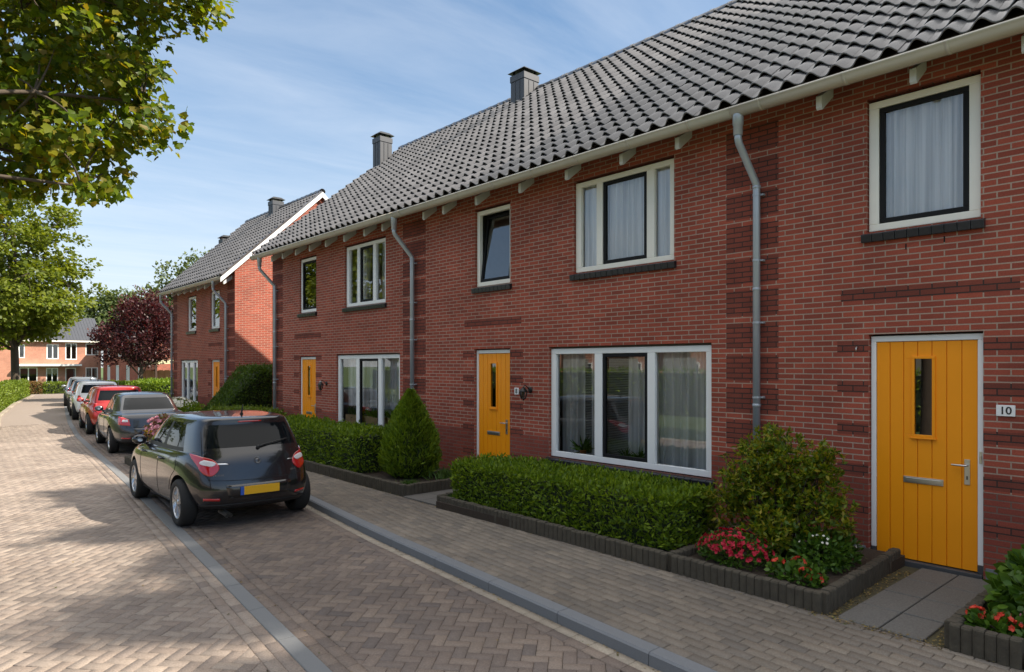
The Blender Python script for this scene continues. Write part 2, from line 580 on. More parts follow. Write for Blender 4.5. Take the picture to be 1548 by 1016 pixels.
class Pavers:
    def __init__(s):
        s.V, s.L, s.S, s.n = [], [], [], 0

    def add(s, poly, z, ins=0.0058):
        k = len(poly)
        if k < 3:
            return
        ar = sum(poly[i][0] * poly[(i + 1) % k][1] - poly[(i + 1) % k][0] * poly[i][1] for i in range(k)) / 2
        if abs(ar) < 0.0012:
            return
        if ar < 0:
            poly = poly[::-1]
        cx = sum(p[0] for p in poly) / k; cy = sum(p[1] for p in poly) / k
        z += random.gauss(0, 0.0011)
        tx, ty = random.gauss(0, 0.0035), random.gauss(0, 0.0035)
        base = s.n
        for d, dz in ((ins, 0), (ins * 0.3, -0.005), (ins * 0.3, -0.018)):
            for p in poly:
                dx, dy = cx - p[0], cy - p[1]
                l = math.hypot(dx, dy) + 1e-6
                e = min(d * 1.35 / l, 0.5)
                x, y = p[0] + dx * e, p[1] + dy * e
                s.V.append((x, y, z + dz + (x - cx) * tx + (y - cy) * ty))
        s.S.append(len(s.L)); s.L += [base + i for i in range(k)]
        for r in (0, 1):
            for i in range(k):
                j = (i + 1) % k
                s.S.append(len(s.L))
                s.L += [base + r * k + i, base + (r + 1) * k + i, base + (r + 1) * k + j, base + r * k + j]
        s.n += 3 * k

    def build(s, name, mat):
        o = np_mesh(name, np.array(s.V), s.L, s.S, mat)
        o['kind'] = 'structure'
        return o


def herring(P, fa, fb, y0, y1, z, ang, w=0.103):
    """45 degree herringbone, 2:1 bricks, cut along both edges"""
    ca, sa = math.cos(ang), math.sin(ang)
    R = int((y1 - y0 + 14) / w) + 4
    oy, ox = (y0 + y1) / 2, -5.0
    xmax = max(fb(y0), fb(y1)); xmin = min(fa(y0), fa(y1))
    for i in range(-R, R):
        for j in range(-R, R):
            r = (i - j) % 4
            if r == 0:
                rc = (i, j, i + 2, j + 1)
            elif r == 3:
                rc = (i, j, i + 1, j + 2)
            else:
                continue
            u, v = (rc[0] + rc[2]) / 2 * w, (rc[1] + rc[3]) / 2 * w
            cx, cy = ox + u * ca - v * sa, oy + u * sa + v * ca
            if cy < y0 or cy > y1 or cx < xmin - 0.2 or cx > xmax + 0.2:
                continue
            a, b = fa(cy), fb(cy)
            if cx < a - 0.12 or cx > b + 0.12:
                continue
            poly = [(ox + p * w * ca - q * w * sa, oy + p * w * sa + q * w * ca) for p, q in
                    ((rc[0], rc[1]), (rc[2], rc[1]), (rc[2], rc[3]), (rc[0], rc[3]))]
            if cx < a + 0.15:
                da = (fa(cy + 0.1) - fa(cy - 0.1)) / 0.2
                poly = clip(poly, a, cy, 1, -da)
            if cx > b - 0.15:
                db = (fb(cy + 0.1) - fb(cy - 0.1)) / 0.2
                poly = clip(poly, b, cy, -1, db)
            P.add(poly, z)


def row(P, fx, w, y0, y1, z, ln=0.205, off=0.0):
    y = y0 + off
    while y < y1:
        a, b = y, y + ln * random.uniform(0.98, 1.02)
        P.add([(fx(a), a), (fx(a) + w, a), (fx(b) + w, b), (fx(b), b)], z)
        y = b


YB = 30.0     # laid stones up to here one by one, beyond that a plain bonded sheet
A45 = math.radians(-45 - 3)
P = Pavers()
herring(P, road_l, lambda y: strip_l(y) - 0.208, 1.0, YB, ZR, A45)
for k in (1, 2):
    row(P, lambda y: strip_l(y) - 0.104 * k, 0.104, 1.0, YB, ZR, off=0.1 * k)
P.build('road', 'road_brick')
P = Pavers()
herring(P, lambda y: strip_r(y) + 0.208, lambda y: kerb_f(y) - 0.21, -1.0, YB, ZR, A45)
for k in (0, 1):
    row(P, lambda y: strip_r(y) + 0.104 * k, 0.104, -1.0, YB, ZR, off=0.1 * k)
row(P, lambda y: kerb_f(y) - 0.208, 0.104, -1.0, YB, ZR)
P.build('parking_bay', 'bay_brick')
P = Pavers()
row(P, lambda y: kerb_f(y) - 0.104, 0.104, -1.0, YB, ZR + 0.002)
P.build('channel_row', 'beige_brick')
P = Pavers()
WB = lambda y: lerp_tab(y, [-12, 1.5, 2.5, 8.2, 12.6, 18, 30], [-2.3, -2.08, -2.05, -1.92, -1.83, -1.6, -0.55])
k = 0
while k < 24:
    def fx(y, k=k): return kerb_b(y) + 0.006 + 0.106 * k
    y = -1.0 + (0.105 if k % 2 else 0)
    while y < 24:
        a, b = y, y + 0.21
        m_ = (a + b) / 2
        if fx(m_) + 0.02 < WB(m_):
            x1a, x1b = min(fx(a) + 0.106, WB(a)), min(fx(b) + 0.106, WB(b))
            P.add([(fx(a), a), (x1a, a), (x1b, b), (fx(b), b)], ZW)
        y = b
    k += 1
P.build('pavement', 'walk_brick')
# far stretch of street as simple sheets
plain('road_far', (0.248, 0.203, 0.172), 0.9, var=0.14, scale=3)
g = MB(); ribbon(g, road_l, strip_l, YB, YF, ZR); struct('road_far', g, 'road_far')
plain('bay_far', (0.17, 0.14, 0.12), 0.9, var=0.2, scale=8)
g = MB(); ribbon(g, strip_r, kerb_f, YB, YF, ZR); struct('parking_bay_far', g, 'bay_far')
g = MB(); ribbon(g, kerb_b, lambda y: kerb_b(y) + 1.0, 24, YF, ZW); struct('pavement_far', g, 'bay_far')
g = MB(); ribbon(g, lambda y: -6.0, lambda y: 60.0, YF, YF + 3.2, ZR, step=3.2); struct('cross_road', g, 'road_far')


def stones(name, fa, fb, y0, y1, z, h, ln, mat, ch=0.012):
    """kerb or channel stones laid end to end with open joints"""
    mb = MB()
    y = y0
    while y < y1:
        a, b = y + 0.003, y + ln - 0.003
        n = len(mb.v)
        for yy in (a, b):
            l, r = fa(yy), fb(yy)
            for p in ((l, z - h), (l, z - ch), (l + ch, z), (r - ch, z), (r, z - ch), (r, z - h)):
                mb.vert((p[0], yy, p[1]))
        for q in range(5):
            mb.face((n + q, n + q + 1, n + 7 + q, n + 6 + q))
        mb.face([n + q for q in range(6)][::-1]); mb.face([n + 6 + q for q in range(6)])
        y += ln
    return struct(name, mb, mat)


stones('channel', strip_l, strip_r, YN, YF, ZR + 0.006, 0.08, 0.8, 'concrete', 0.006)
stones('kerb', kerb_f, kerb_b, YN, YF, ZW + 0.008, 0.14, 1.0, 'kerb_stone', 0.016)
stones('road_edge', lambda y: road_l(y) - 0.2, road_l, YN, YF, ZR + 0.05, 0.14, 1.0, 'beige_brick', 0.012)


# ------------------------------------------------------------------ houses
def cells(lo, hi, cuts):
    c = sorted({round(v, 4) for v in cuts if lo < v < hi} | {lo, hi})
    return list(zip(c[:-1], c[1:]))


def front_wall(mb, X, y0, y1, z0, z1, holes, darks, depth=0.13):
    """outer brick skin with openings; materials 0 brick, 1 dark brick, 2 plinth brick"""
    ys = [v for h in holes for v in h[:2]] + [v for d in darks for v in d[:2]]
    zs = [v for h in holes for v in h[2:4]] + [v for d in darks for v in d[2:4]]
    for a, b in cells(y0, y1, ys):
        for c, d in cells(z0, z1, zs):
            my, mz = (a + b) / 2, (c + d) / 2
            if any(h[0] < my < h[1] and h[2] < mz < h[3] for h in holes):
                continue
            m = 0
            for k in darks:
                if k[0] < my < k[1] and k[2] < mz < k[3]:
                    m = k[4]
            mb.quad((X, b, c), (X, a, c), (X, a, d), (X, b, d), m, [(b, c), (a, c), (a, d), (b, d)])
    for (a, b, c, d) in [h[:4] for h in holes]:
        D = X + depth
        mb.quad((X, b, c), (X, b, d), (D, b, d), (D, b, c), 0, [(0, c), (0, d), (depth, d), (depth, c)])
        mb.quad((X, a, d), (X, a, c), (D, a, c), (D, a, d), 0, [(0, d), (0, c), (depth, c), (depth, d)])
        mb.quad((X, b, d), (X, a, d), (D, a, d), (D, b, d), 1, [(b, 0), (a, 0), (a, depth), (b, depth)])
        mb.quad((X, a, c), (X, b, c), (D, b, c), (D, a, c), 1, [(a, 0), (b, 0), (b, depth), (a, depth)])


def window(house, X, ya, yb, za, zb, lights, frame='white_paint', sill=0.05, room=True, deep=1.6, rail=0.075, dark_glass=False):
    f = MB()
    xa, xb = X + 0.045, X + 0.115
    lights = sorted(lights)
    f.box(xa, xb, ya, yb, za, za + rail)
    f.box(xa, xb, ya, yb, zb - rail, zb)
    f.box(xa, xb, ya, lights[0][0], za + rail, zb - rail)
    f.box(xa, xb, lights[-1][1], yb, za + rail, zb - rail)
    for l, r in zip(lights[:-1], lights[1:]):
        f.box(xa, xb, l[1], r[0], za + rail, zb - rail)
    w = obj('window', f, frame, house, bevel=0.006)
    for (a, b, kind) in lights:
        c, d = za + rail, zb - rail
        if kind == 'fix':
            p = MB(); p.quad((X + 0.09, b, c), (X + 0.09, a, c), (X + 0.09, a, d), (X + 0.09, b, d))
            obj('pane', p, 'glass_dark' if dark_glass else 'glass', w)
        else:
            s = MB(); t = 0.055
            tilt = math.tan(math.radians(7)) if kind == 'tilt' else 0
            x0, x1 = X + 0.055, X + 0.10
            def sk(q):
                dx = (q[2] - c) * tilt
                return (q[0] + dx, q[1], q[2])
            for bx in ((a + .004, b - .004, c + .004, c + t), (a + .004, b - .004, d - t, d - .004), (a + .004, a + t, c + t, d - t), (b - t, b - .004, c + t, d - t)):
                pts = [(x0, bx[0], bx[2]), (x1, bx[0], bx[2]), (x1, bx[1], bx[2]), (x0, bx[1], bx[2]),
                       (x0, bx[0], bx[3]), (x1, bx[0], bx[3]), (x1, bx[1], bx[3]), (x0, bx[1], bx[3])]
                s.hexa([sk(q) for q in pts])
            obj('sash', s, 'sash_dark', w, bevel=0.005)
            p = MB()
            xg = X + 0.08
            p.quad(*[sk(q) for q in ((xg, b - t, c + t), (xg, a + t, c + t), (xg, a + t, d - t), (xg, b - t, d - t))])
            obj('pane', p, 'glass_dark' if dark_glass else 'glass', w)
    if sill:
        s = MB()
        n = max(2, int(round((yb - ya + 0.1) / 0.11)))
        for i in range(n):
            a = ya - sill + (yb - ya + 2 * sill) * i / n + 0.002
            b = ya - sill + (yb - ya + 2 * sill) * (i + 1) / n - 0.002
            s.hexa([(X - 0.05, a, za - 0.125), (X + 0.045, a, za - 0.115), (X + 0.045, b, za - 0.115), (X - 0.05, b, za - 0.125),
                    (X - 0.06, a, za - 0.04), (X + 0.045, a, za - 0.008), (X + 0.045, b, za - 0.008), (X - 0.06, b, za - 0.04)])
        obj('sill', s, 'sill_tile', w, bevel=0.006)
    if room:
        r = MB()
        x0, x1, y0, y1 = X + 0.135, X + deep, ya - 0.35, yb + 0.35
        z0, z1 = za - 0.12, zb + 0.15
        r.quad((x1, y0, z0), (x1, y1, z0), (x1, y1, z1), (x1, y0, z1))
        r.quad((x0, y0, z0), (x0, y1, z0), (x1, y1, z0), (x1, y0, z0))
        r.quad((x0, y0, z1), (x0, y1, z1), (x1, y1, z1), (x1, y0, z1))
        r.quad((x0, y0, z0), (x1, y0, z0), (x1, y0, z1), (x0, y0, z1))
        r.quad((x0, y1, z0), (x1, y1, z0), (x1, y1, z1), (x0, y1, z1))
        # inner skin of the front wall round the opening
        for a, b, c, d in ((y0, ya, z0, z1), (yb, y1, z0, z1), (ya, yb, z0, za), (ya, yb, zb, z1)):
            r.quad((x0, a, c), (x0, b, c), (x0, b, d), (x0, a, d))
        obj('room', r, 'interior', house)
    return w


def door(house, X, ya, yb, zb, z0=0.06, detail=True):
    """white frame with an orange plank door, slit window, letter plate and lever on the low-y side"""
    fw = 0.05
    f = MB()
    f.box(X + 0.05, X + 0.12, ya, ya + fw, z0 + 0.09, zb - 0.06)
    f.box(X + 0.05, X + 0.12, yb - fw, yb, z0 + 0.09, zb - 0.06)
    f.box(X + 0.05, X + 0.12, ya, yb, zb - 0.06, zb)
    fr_ = obj('door_frame', f, 'white_paint', house, bevel=0.005)
    k = MB(); k.box(X + 0.044, X + 0.0495, ya + 0.012, ya + 0.036, z0 + 1.08, z0 + 1.2); k.box(X + 0.03, X + 0.044, ya + 0.016, ya + 0.030, z0 + 1.12, z0 + 1.16)
    obj('strike_plate', k, 'steel', fr_, bevel=0.002)
    t = MB()
    t.box(X + 0.0, X + 0.12, ya, yb, z0 - 0.06, z0 + 0.01)
    t.box(X + 0.045, X + 0.12, ya, ya + fw, z0 + 0.01, z0 + 0.09)
    t.box(X + 0.045, X + 0.12, yb - fw, yb, z0 + 0.01, z0 + 0.09)
    obj('threshold', t, 'stone_dark', house, bevel=0.006)
    a, b, c, d = ya + fw + 0.004, yb - fw - 0.004, z0 + 0.02, zb - 0.064
    W = b - a
    ws0, ws1 = b - W * 0.575, b - W * 0.40      # slit
    zs0, zs1 = c + (d - c) * 0.575, c + (d - c) * 0.92
    m = MB()
    xs = X + 0.062
    nb = 7
    m.box(X + 0.075, X + 0.10, a, ws0, c, d); m.box(X + 0.075, X + 0.10, ws1, b, c, d)
    m.box(X + 0.075, X + 0.10, ws0, ws1, c, zs0); m.box(X + 0.075, X + 0.10, ws0, ws1, zs1, d)
    for i in range(nb):
        p, q = a + W * i / nb + 0.0035, a + W * (i + 1) / nb - 0.0035
        if i == 0: p = a
        if i == nb - 1: q = b
        segs = [(c, d)]
        if q > ws0 and p < ws1:
            segs = [(c, zs0), (zs1, d)]
            for u0, u1 in ((p, min(q, ws0)), (max(p, ws1), q)):
                if u1 - u0 > 0.004 and (u0 >= ws1 or u1 <= ws0):
                    m.box(xs, X + 0.074, u0, u1, zs0, zs1)
        for s0, s1 in segs:
            m.box(xs, X + 0.074, p, q, s0, s1)
    dr = obj('door', m, 'door_paint', house, bevel=0.003)
    g_ = MB()
    e = 0.028
    for bx in ((ws0 - e, ws1 + e, zs0 - e, zs0), (ws0 - e, ws1 + e, zs1, zs1 + e), (ws0 - e, ws0, zs0, zs1), (ws1, ws1 + e, zs0, zs1)):
        g_.box(X + 0.044, X + 0.0745, *bx)
    g_.box(X + 0.036, X + 0.0735, ws0 - e - 0.012, ws1 + e + 0.012, zs0 - e - 0.016, zs0 - e)
    obj('glazing_bead', g_, 'door_paint', dr, bevel=0.004)
    p = MB(); p.quad((X + 0.07, ws1, zs0), (X + 0.07, ws0, zs0), (X + 0.07, ws0, zs1), (X + 0.07, ws1, zs1))
    obj('pane', p, 'glass_dark', dr)
    p = MB(); p.box(X + 0.3, X + 0.31, ya - 0.3, yb + 0.3, 0, zb + 0.1)
    obj('hall_wall', p, 'interior', house)
    zl = c + (d - c) * 0.352
    p = MB()
    y1, y2 = a + W * 0.315, a + W * 0.715
    p.box(X + 0.052, X + 0.0615, y1, y2, zl, zl + 0.065)
    p.box(X + 0.046, X + 0.052, y1 + 0.02, y2 - 0.02, zl + 0.012, zl + 0.053)
    obj('letter_plate', p, 'steel', dr, bevel=0.003)
    p = MB()
    yh = a + 0.085
    zh = c + (d - c) * 0.455
    p.box(X + 0.053, X + 0.0615, yh - 0.024, yh + 0.024, zh - 0.19, zh + 0.06)
    p.tube([(X + 0.062, yh, zh), (X + 0.012, yh, zh)], 0.011, 10)
    p.tube([(X + 0.014, yh - 0.008, zh), (X + 0.012, yh + 0.03, zh), (X + 0.012, yh + 0.125, zh)], 0.0105, 10)
    h = obj('handle', p, 'steel', dr, bevel=0.002)
    p = MB(); p.box(X + 0.0505, X + 0.053, yh - 0.006, yh + 0.006, zh - 0.14, zh - 0.105)
    obj('keyhole', p, 'ink', h)
    return dr


def tiles(name, y0, y1, E, R, parent, tw=0.255, ex=0.305, phase=0.0, amp=0.050, lap=0.056):
    """pantiled slope from eave point E=(x,z) to ridge point R"""
    ex_, ez = E
    dx, dz = R[0] - ex_, R[1] - ez
    L = math.hypot(dx, dz)
    tx, tz = dx / L, dz / L
    nx, nz = -tz, tx
    if nz < 0:
        nx, nz = -nx, -nz
    cols = max(1, int(round((y1 - y0) / tw)))
    tw = (y1 - y0) / cols
    rows = int(math.ceil(L / ex))
    ns = 10
    u = np.linspace(0, 1, ns + 1)
    # roll on one side, shallow pan on the other
    cw = 0.5 + 0.5 * np.cos(2 * math.pi * (u - 0.34))
    roll = cw ** 1.4
    lip = lap * (0.34 + 0.66 * roll)
    prof = amp * cw ** 1.25
    V, F_ = [], []
    n = 0
    rng = np.random.default_rng(11)
    for r in range(rows):
        s0, s1 = r * ex, min(L + 0.02, (r + 1) * ex + 0.075)
        for c in range(cols):
            jy = rng.normal(0, 0.0025); js = rng.normal(0, 0.004); jn = abs(rng.normal(0, 0.0025)); jt = rng.normal(0, 0.003)
            yy = y0 + (c + u) * tw + jy
            hh = prof + jn + (u - 0.5) * jt
            for (s, o) in ((s0 + js + .004, lip - 0.020), (s0 + js, lip - 0.006), (s0 + js + 0.010, lip), (s1, -0.006 + 0 * lip)):
                s = min(s, L + 0.02)
                for k in range(ns + 1):
                    h = hh[k] + o[k]
                    V.append((ex_ + tx * s + nx * h, yy[k], ez + tz * s + nz * h))
            for q in range(3):
                for k in range(ns):
                    a = n + q * (ns + 1) + k
                    F_.append((a, a + 1, a + ns + 2, a + ns + 1))
            n += 4 * (ns + 1)
    F_ = np.array(F_)[:, ::-1]
    return np_mesh(name, np.array(V), F_.ravel(), np.arange(len(F_)) * 4, 'roof_tile', smooth=True, parent=parent)


def ridge(parent, y0, y1, x, z, r=0.11, mat='roof_tile'):
    mb = MB()
    y = y0
    while y < y1 - 0.02:
        b = min(y + 0.40, y1)
        mb.lathe([(r, y - 0.03), (r * 1.05, y + 0.0), (r * 1.05, y + 0.06), (r * 0.97, y + 0.065), (r * 0.97, b)], (x, 0, z - 0.03), 'y', 12, a0=-0.25, a1=math.pi + 0.25)
        y = b
    return obj('ridge_tile', mb, mat, parent)


def chimney(parent, x0, x1, y0, y1, z0, z1):
    mb = MB()
    mb.box(x0, x1, y0, y1, z0, z1 - 0.16)
    mb.box(x0 - 0.015, x1 + 0.015, y0 - 0.015, y1 + 0.015, z1 - 0.16, z1)
    # standing seams of the lead cladding
    for k in (0.33, 0.67):
        mb.box(x0 - 0.012, x0 - 0.0, y0 + (y1 - y0) * k - 0.012, y0 + (y1 - y0) * k + 0.012, z0, z1 - 0.175)
        mb.box(x0 + (x1 - x0) * k - 0.012, x0 + (x1 - x0) * k + 0.012, y0 - 0.012, y0, z0, z1 - 0.175)
    mb.box(x0 - 0.10, x1 + 0.05, y0 - 0.08, y1 + 0.08, z0 - 0.0, z0 + 0.30)
    c = obj('chimney', mb, 'lead', parent, bevel=0.008)
    k = MB()
    xm, ym = (x0 + x1) / 2, (y0 + y1) / 2
    for sx in (-1, 1):
        for sy in (-1, 1):
            px, py = xm + sx * (x1 - x0) * 0.38, ym + sy * (y1 - y0) * 0.38
            k.box(px - 0.025, px + 0.025, py - 0.025, py + 0.025, z1, z1 + 0.07)
    a, b = (x1 - x0) / 2 + 0.06, (y1 - y0) / 2 + 0.06
    k.hexa([(xm - a, ym - b, z1 + 0.07), (xm + a, ym - b, z1 + 0.07), (xm + a, ym + b, z1 + 0.07), (xm - a, ym + b, z1 + 0.07),
            (xm - a * 0.55, ym - b * 0.55, z1 + 0.17), (xm + a * 0.55, ym - b * 0.55, z1 + 0.17), (xm + a * 0.55, ym + b * 0.55, z1 + 0.17), (xm - a * 0.55, ym + b * 0.55, z1 + 0.17)])
    obj('cowl', k, 'iron_black', c)
    return c


def gutter(parent, X, z, y0, y1):
    mb = MB()
    r = 0.082
    n = 10
    prof = [(math.cos(math.pi + math.pi * k / n) * r, math.sin(math.pi + math.pi * k / n) * r) for k in range(n + 1)]
    prof = [(-r - 0.012, 0.012), (-r - 0.018, -0.002), (-r - 0.006, -0.008)] + prof[1:] + [(r, 0.03)]
    ys = [y0 + (y1 - y0) * i / 6 for i in range(7)]
    rings = [[mb.vert((X + a, y, z + b)) for a, b in prof] for y in ys]
    for i in range(6):
        for k in range(len(prof) - 1):
            mb.face((rings[i][k], rings[i][k + 1], rings[i + 1][k + 1], rings[i + 1][k]), smooth=True)
    # joint collars
    y = y0 + 0.55
    while y < y1:
        ra, rb = [], []
        for a, b in prof:
            ra.append(mb.vert((X + a * 1.045, y, z + b * 1.045 - 0.001))); rb.append(mb.vert((X + a * 1.045, y + 0.035, z + b * 1.045 - 0.001)))
        for k in range(len(prof) - 1):
            mb.face((ra[k], ra[k + 1], rb[k + 1], rb[k]), smooth=True)
        y += 0.93
    return obj('gutter', mb, 'gutter_zinc', parent, solid=0.006)


def downpipe(parent, X, y, zg, zb=0.05, swan=True):
    mb = MB()
    xg = X - 0.5
    mb.lathe([(0.062, zg - 0.05), (0.062, zg - 0.17), (0.054, zg - 0.175), (0.054, zg - 0.29), (0.046, zg - 0.295)], (xg, y, 0), 'z', 16)
    mb.tube([(xg, y, zg - 0.25), (xg, y, zg - 0.33), (xg + 0.02, y, zg - 0.38), (X - 0.085, y, zg - 0.78), (X - 0.075, y, zg - 0.86), (X - 0.075, y, zb)], 0.043, 16)
    for zz in (zg - 0.84, 3.0, 1.6):
        mb.lathe([(0.047, zz), (0.050, zz + 0.005), (0.050, zz + 0.03), (0.044, zz + 0.035)], (X - 0.075, y, 0), 'z', 16)
    p = obj('downpipe', mb, 'pipe_zinc', parent)
    for zz in (zg - 0.93, 3.35, 2.6, 1.7, 0.9):
        b = MB()
        b.lathe([(0.048, zz), (0.048, zz + 0.025)], (X - 0.075, y, 0), 'z', 16)
        b.box(X - 0.035, X - 0.004, y - 0.075, y - 0.045, zz, zz + 0.025)
        b.box(X - 0.06, X - 0.03, y - 0.078, y - 0.04, zz + 0.003, zz + 0.022)
        obj('pipe_clip', b, 'pipe_zinc', p)
    return p


def rafter(parent, X, y, z):
    mb = MB()
    h = 0.032
    pr = [(X + 0.0, z + 0.10), (X + 0.0, z + 0.22), (X - 0.30, z + 0.04), (X - 0.30, z - 0.09), (X - 0.275, z - 0.11)]
    n = len(mb.v)
    for s in (-h, h):
        for a, b in pr:
            mb.vert((a, y + s, b))
    k = len(pr)
    mb.face([n + i for i in range(k)]); mb.face([n + k + i for i in range(k)][::-1])
    for i in range(k):
        mb.face((n + (i + 1) % k, n + i, n + k + i, n + k + (i + 1) % k))
    return obj('rafter_foot', mb, 'rafter_paint', parent, bevel=0.004)


def text_part(txt, size, X, y, z, parent, mat='ink'):
    cu = bpy.data.curves.new('digit', 'FONT')
    cu.body = txt; cu.size = size; cu.align_x = 'CENTER'; cu.align_y = 'CENTER'
    cu.extrude = 0.0015
    cu.offset = size * 0.012
    t = bpy.data.objects.new('digit_text', cu)
    COL.objects.link(t)
    dg = bpy.context.evaluated_depsgraph_get()
    me = bpy.data.meshes.new_from_object(t.evaluated_get(dg))
    bpy.data.objects.remove(t)
    o3 = ORG[parent.parent.name]
    R_ = Matrix(((0, 0, -1, X - o3[0]), (-1, 0, 0, y - o3[1]), (0, 1, 0, z - o3[2]), (0, 0, 0, 1)))
    me.transform(R_)
    me.materials.clear(); me.materials.append(MATS[mat])
    o = bpy.data.objects.new('digit', me)
    COL.objects.link(o)
    o.parent = parent
    return o


def number_plate(house, X, y, z, txt, w=0.14, h=0.10):
    p = MB(); p.box(X - 0.016, X - 0.001, y - w / 2, y + w / 2, z - h / 2, z + h / 2)
    pl = obj('number_plate', p, 'plate_white', house, bevel=0.003)
    text_part(txt, h * 0.95, X - 0.0175, y, z - 0.002, pl)
    return pl


def wall_lamp(house, X, y, z):
    b = MB()
    b.lathe([(0.0, X - 0.001), (0.05, X - 0.001), (0.05, X - 0.015), (0.03, X - 0.022), (0.0, X - 0.022)], (0, y, z + 0.05), 'x', 16)
    b.tube([(X - 0.02, y, z + 0.05), (X - 0.07, y, z + 0.10), (X - 0.13, y, z + 0.13), (X - 0.16, y, z + 0.09)], 0.008, 8)
    xl = X - 0.16
    b.lathe([(0.012, z + 0.10), (0.03, z + 0.085), (0.075, z + 0.035), (0.078, z + 0.02), (0.0, z + 0.02)], (xl, y, 0), 'z', 6)
    b.lathe([(0.0, z - 0.125), (0.012, z - 0.12), (0.02, z - 0.10), (0.045, z - 0.095), (0.045, z - 0.085), (0.0, z - 0.085)], (xl, y, 0), 'z', 6)
    for k in range(6):
        t = 2 * math.pi * k / 6
        c, s = math.cos(t), math.sin(t)
        b.tube([(xl + 0.07 * c, y + 0.07 * s, z + 0.02), (xl + 0.042 * c, y + 0.042 * s, z - 0.09)], 0.005, 5)
    w = obj('wall_lamp', b, 'iron_black', house)
    g_ = MB(); g_.lathe([(0.066, z + 0.018), (0.040, z - 0.084)], (xl, y, 0), 'z', 6)
    obj('lamp_glass', g_, 'glass_dark', w)
    return w


def curtain(name, label, X, y0, y1, z0, z1, folds=11, amp=0.022, seed=0, group='net curtains behind the windows', gaps=()):
    rng = np.random.default_rng(seed)
    n = int((y1 - y0) * 70) + 8
    ys = np.linspace(y0, y1, n)
    ph = np.cumsum(rng.uniform(0.6, 1.4, n)); ph = ph / ph[-1] * 2 * math.pi * folds * (y1 - y0)
    amp = amp * 2.6
    am = amp * (0.55 + 0.45 * np.sin(np.linspace(0, rng.uniform(5, 9), n) + seed))
    am2 = amp * 0.5 * np.sin(ph * 0.37 + 1.3)
    mb = MB()
    zs = np.linspace(z0, z1, 6)
    rings = []
    for i in range(n):
        rings.append([mb.vert((X + (am[i] * math.sin(ph[i]) + am2[i]) * (1 - 0.35 * (z - z0) / (z1 - z0)) + 0.004 * math.sin(i * 0.7 + z * 3), ys[i] + 0.006 * math.sin(z * 2.1 + i), z)) for z in zs])
    for i in range(n - 1):
        if any(a < ys[i] < b for a, b in gaps):
            continue
        for k in range(5):
            mb.face((rings[i][k], rings[i + 1][k], rings[i + 1][k + 1], rings[i][k + 1]), smooth=True)
    o = obj(name, mb, 'curtain', loc=(X, (y0 + y1) / 2, z0))
    return tag(o, label, 'curtain', group)


def blind(label, X, y0, y1, z0, z1, group):
    mb = MB()
    z = z0 + 0.02
    while z < z1:
        mb.quad((X - 0.010, y0, z), (X + 0.010, y0, z + 0.012), (X + 0.010, y1, z + 0.012), (X - 0.010, y1, z))
        z += 0.026
    mb.box(X - 0.014, X + 0.014, y0, y1, z1, z1 + 0.03)
    mb.box(X - 0.011, X + 0.011, y0, y1, z0 - 0.01, z0 + 0.006)
    o = obj('blind', mb, 'blind', loc=(X, (y0 + y1) / 2, z0))
    return tag(o, label, 'blind', group)


BR = ['brick', 'brick_dark', 'brick_plinth']
PIT1 = ((-0.52, 5.13), (4.3, 9.08))       # eave and ridge of the near row (x, z)


def quoins(y0, y1, zt=5.02, zb=0.9, step=0.4, hh=0.3125):
    out = []
    z = zt
    while z > zb:
        out.append((y0, y1, z - hh, z, 1))
        z -= step
    return out


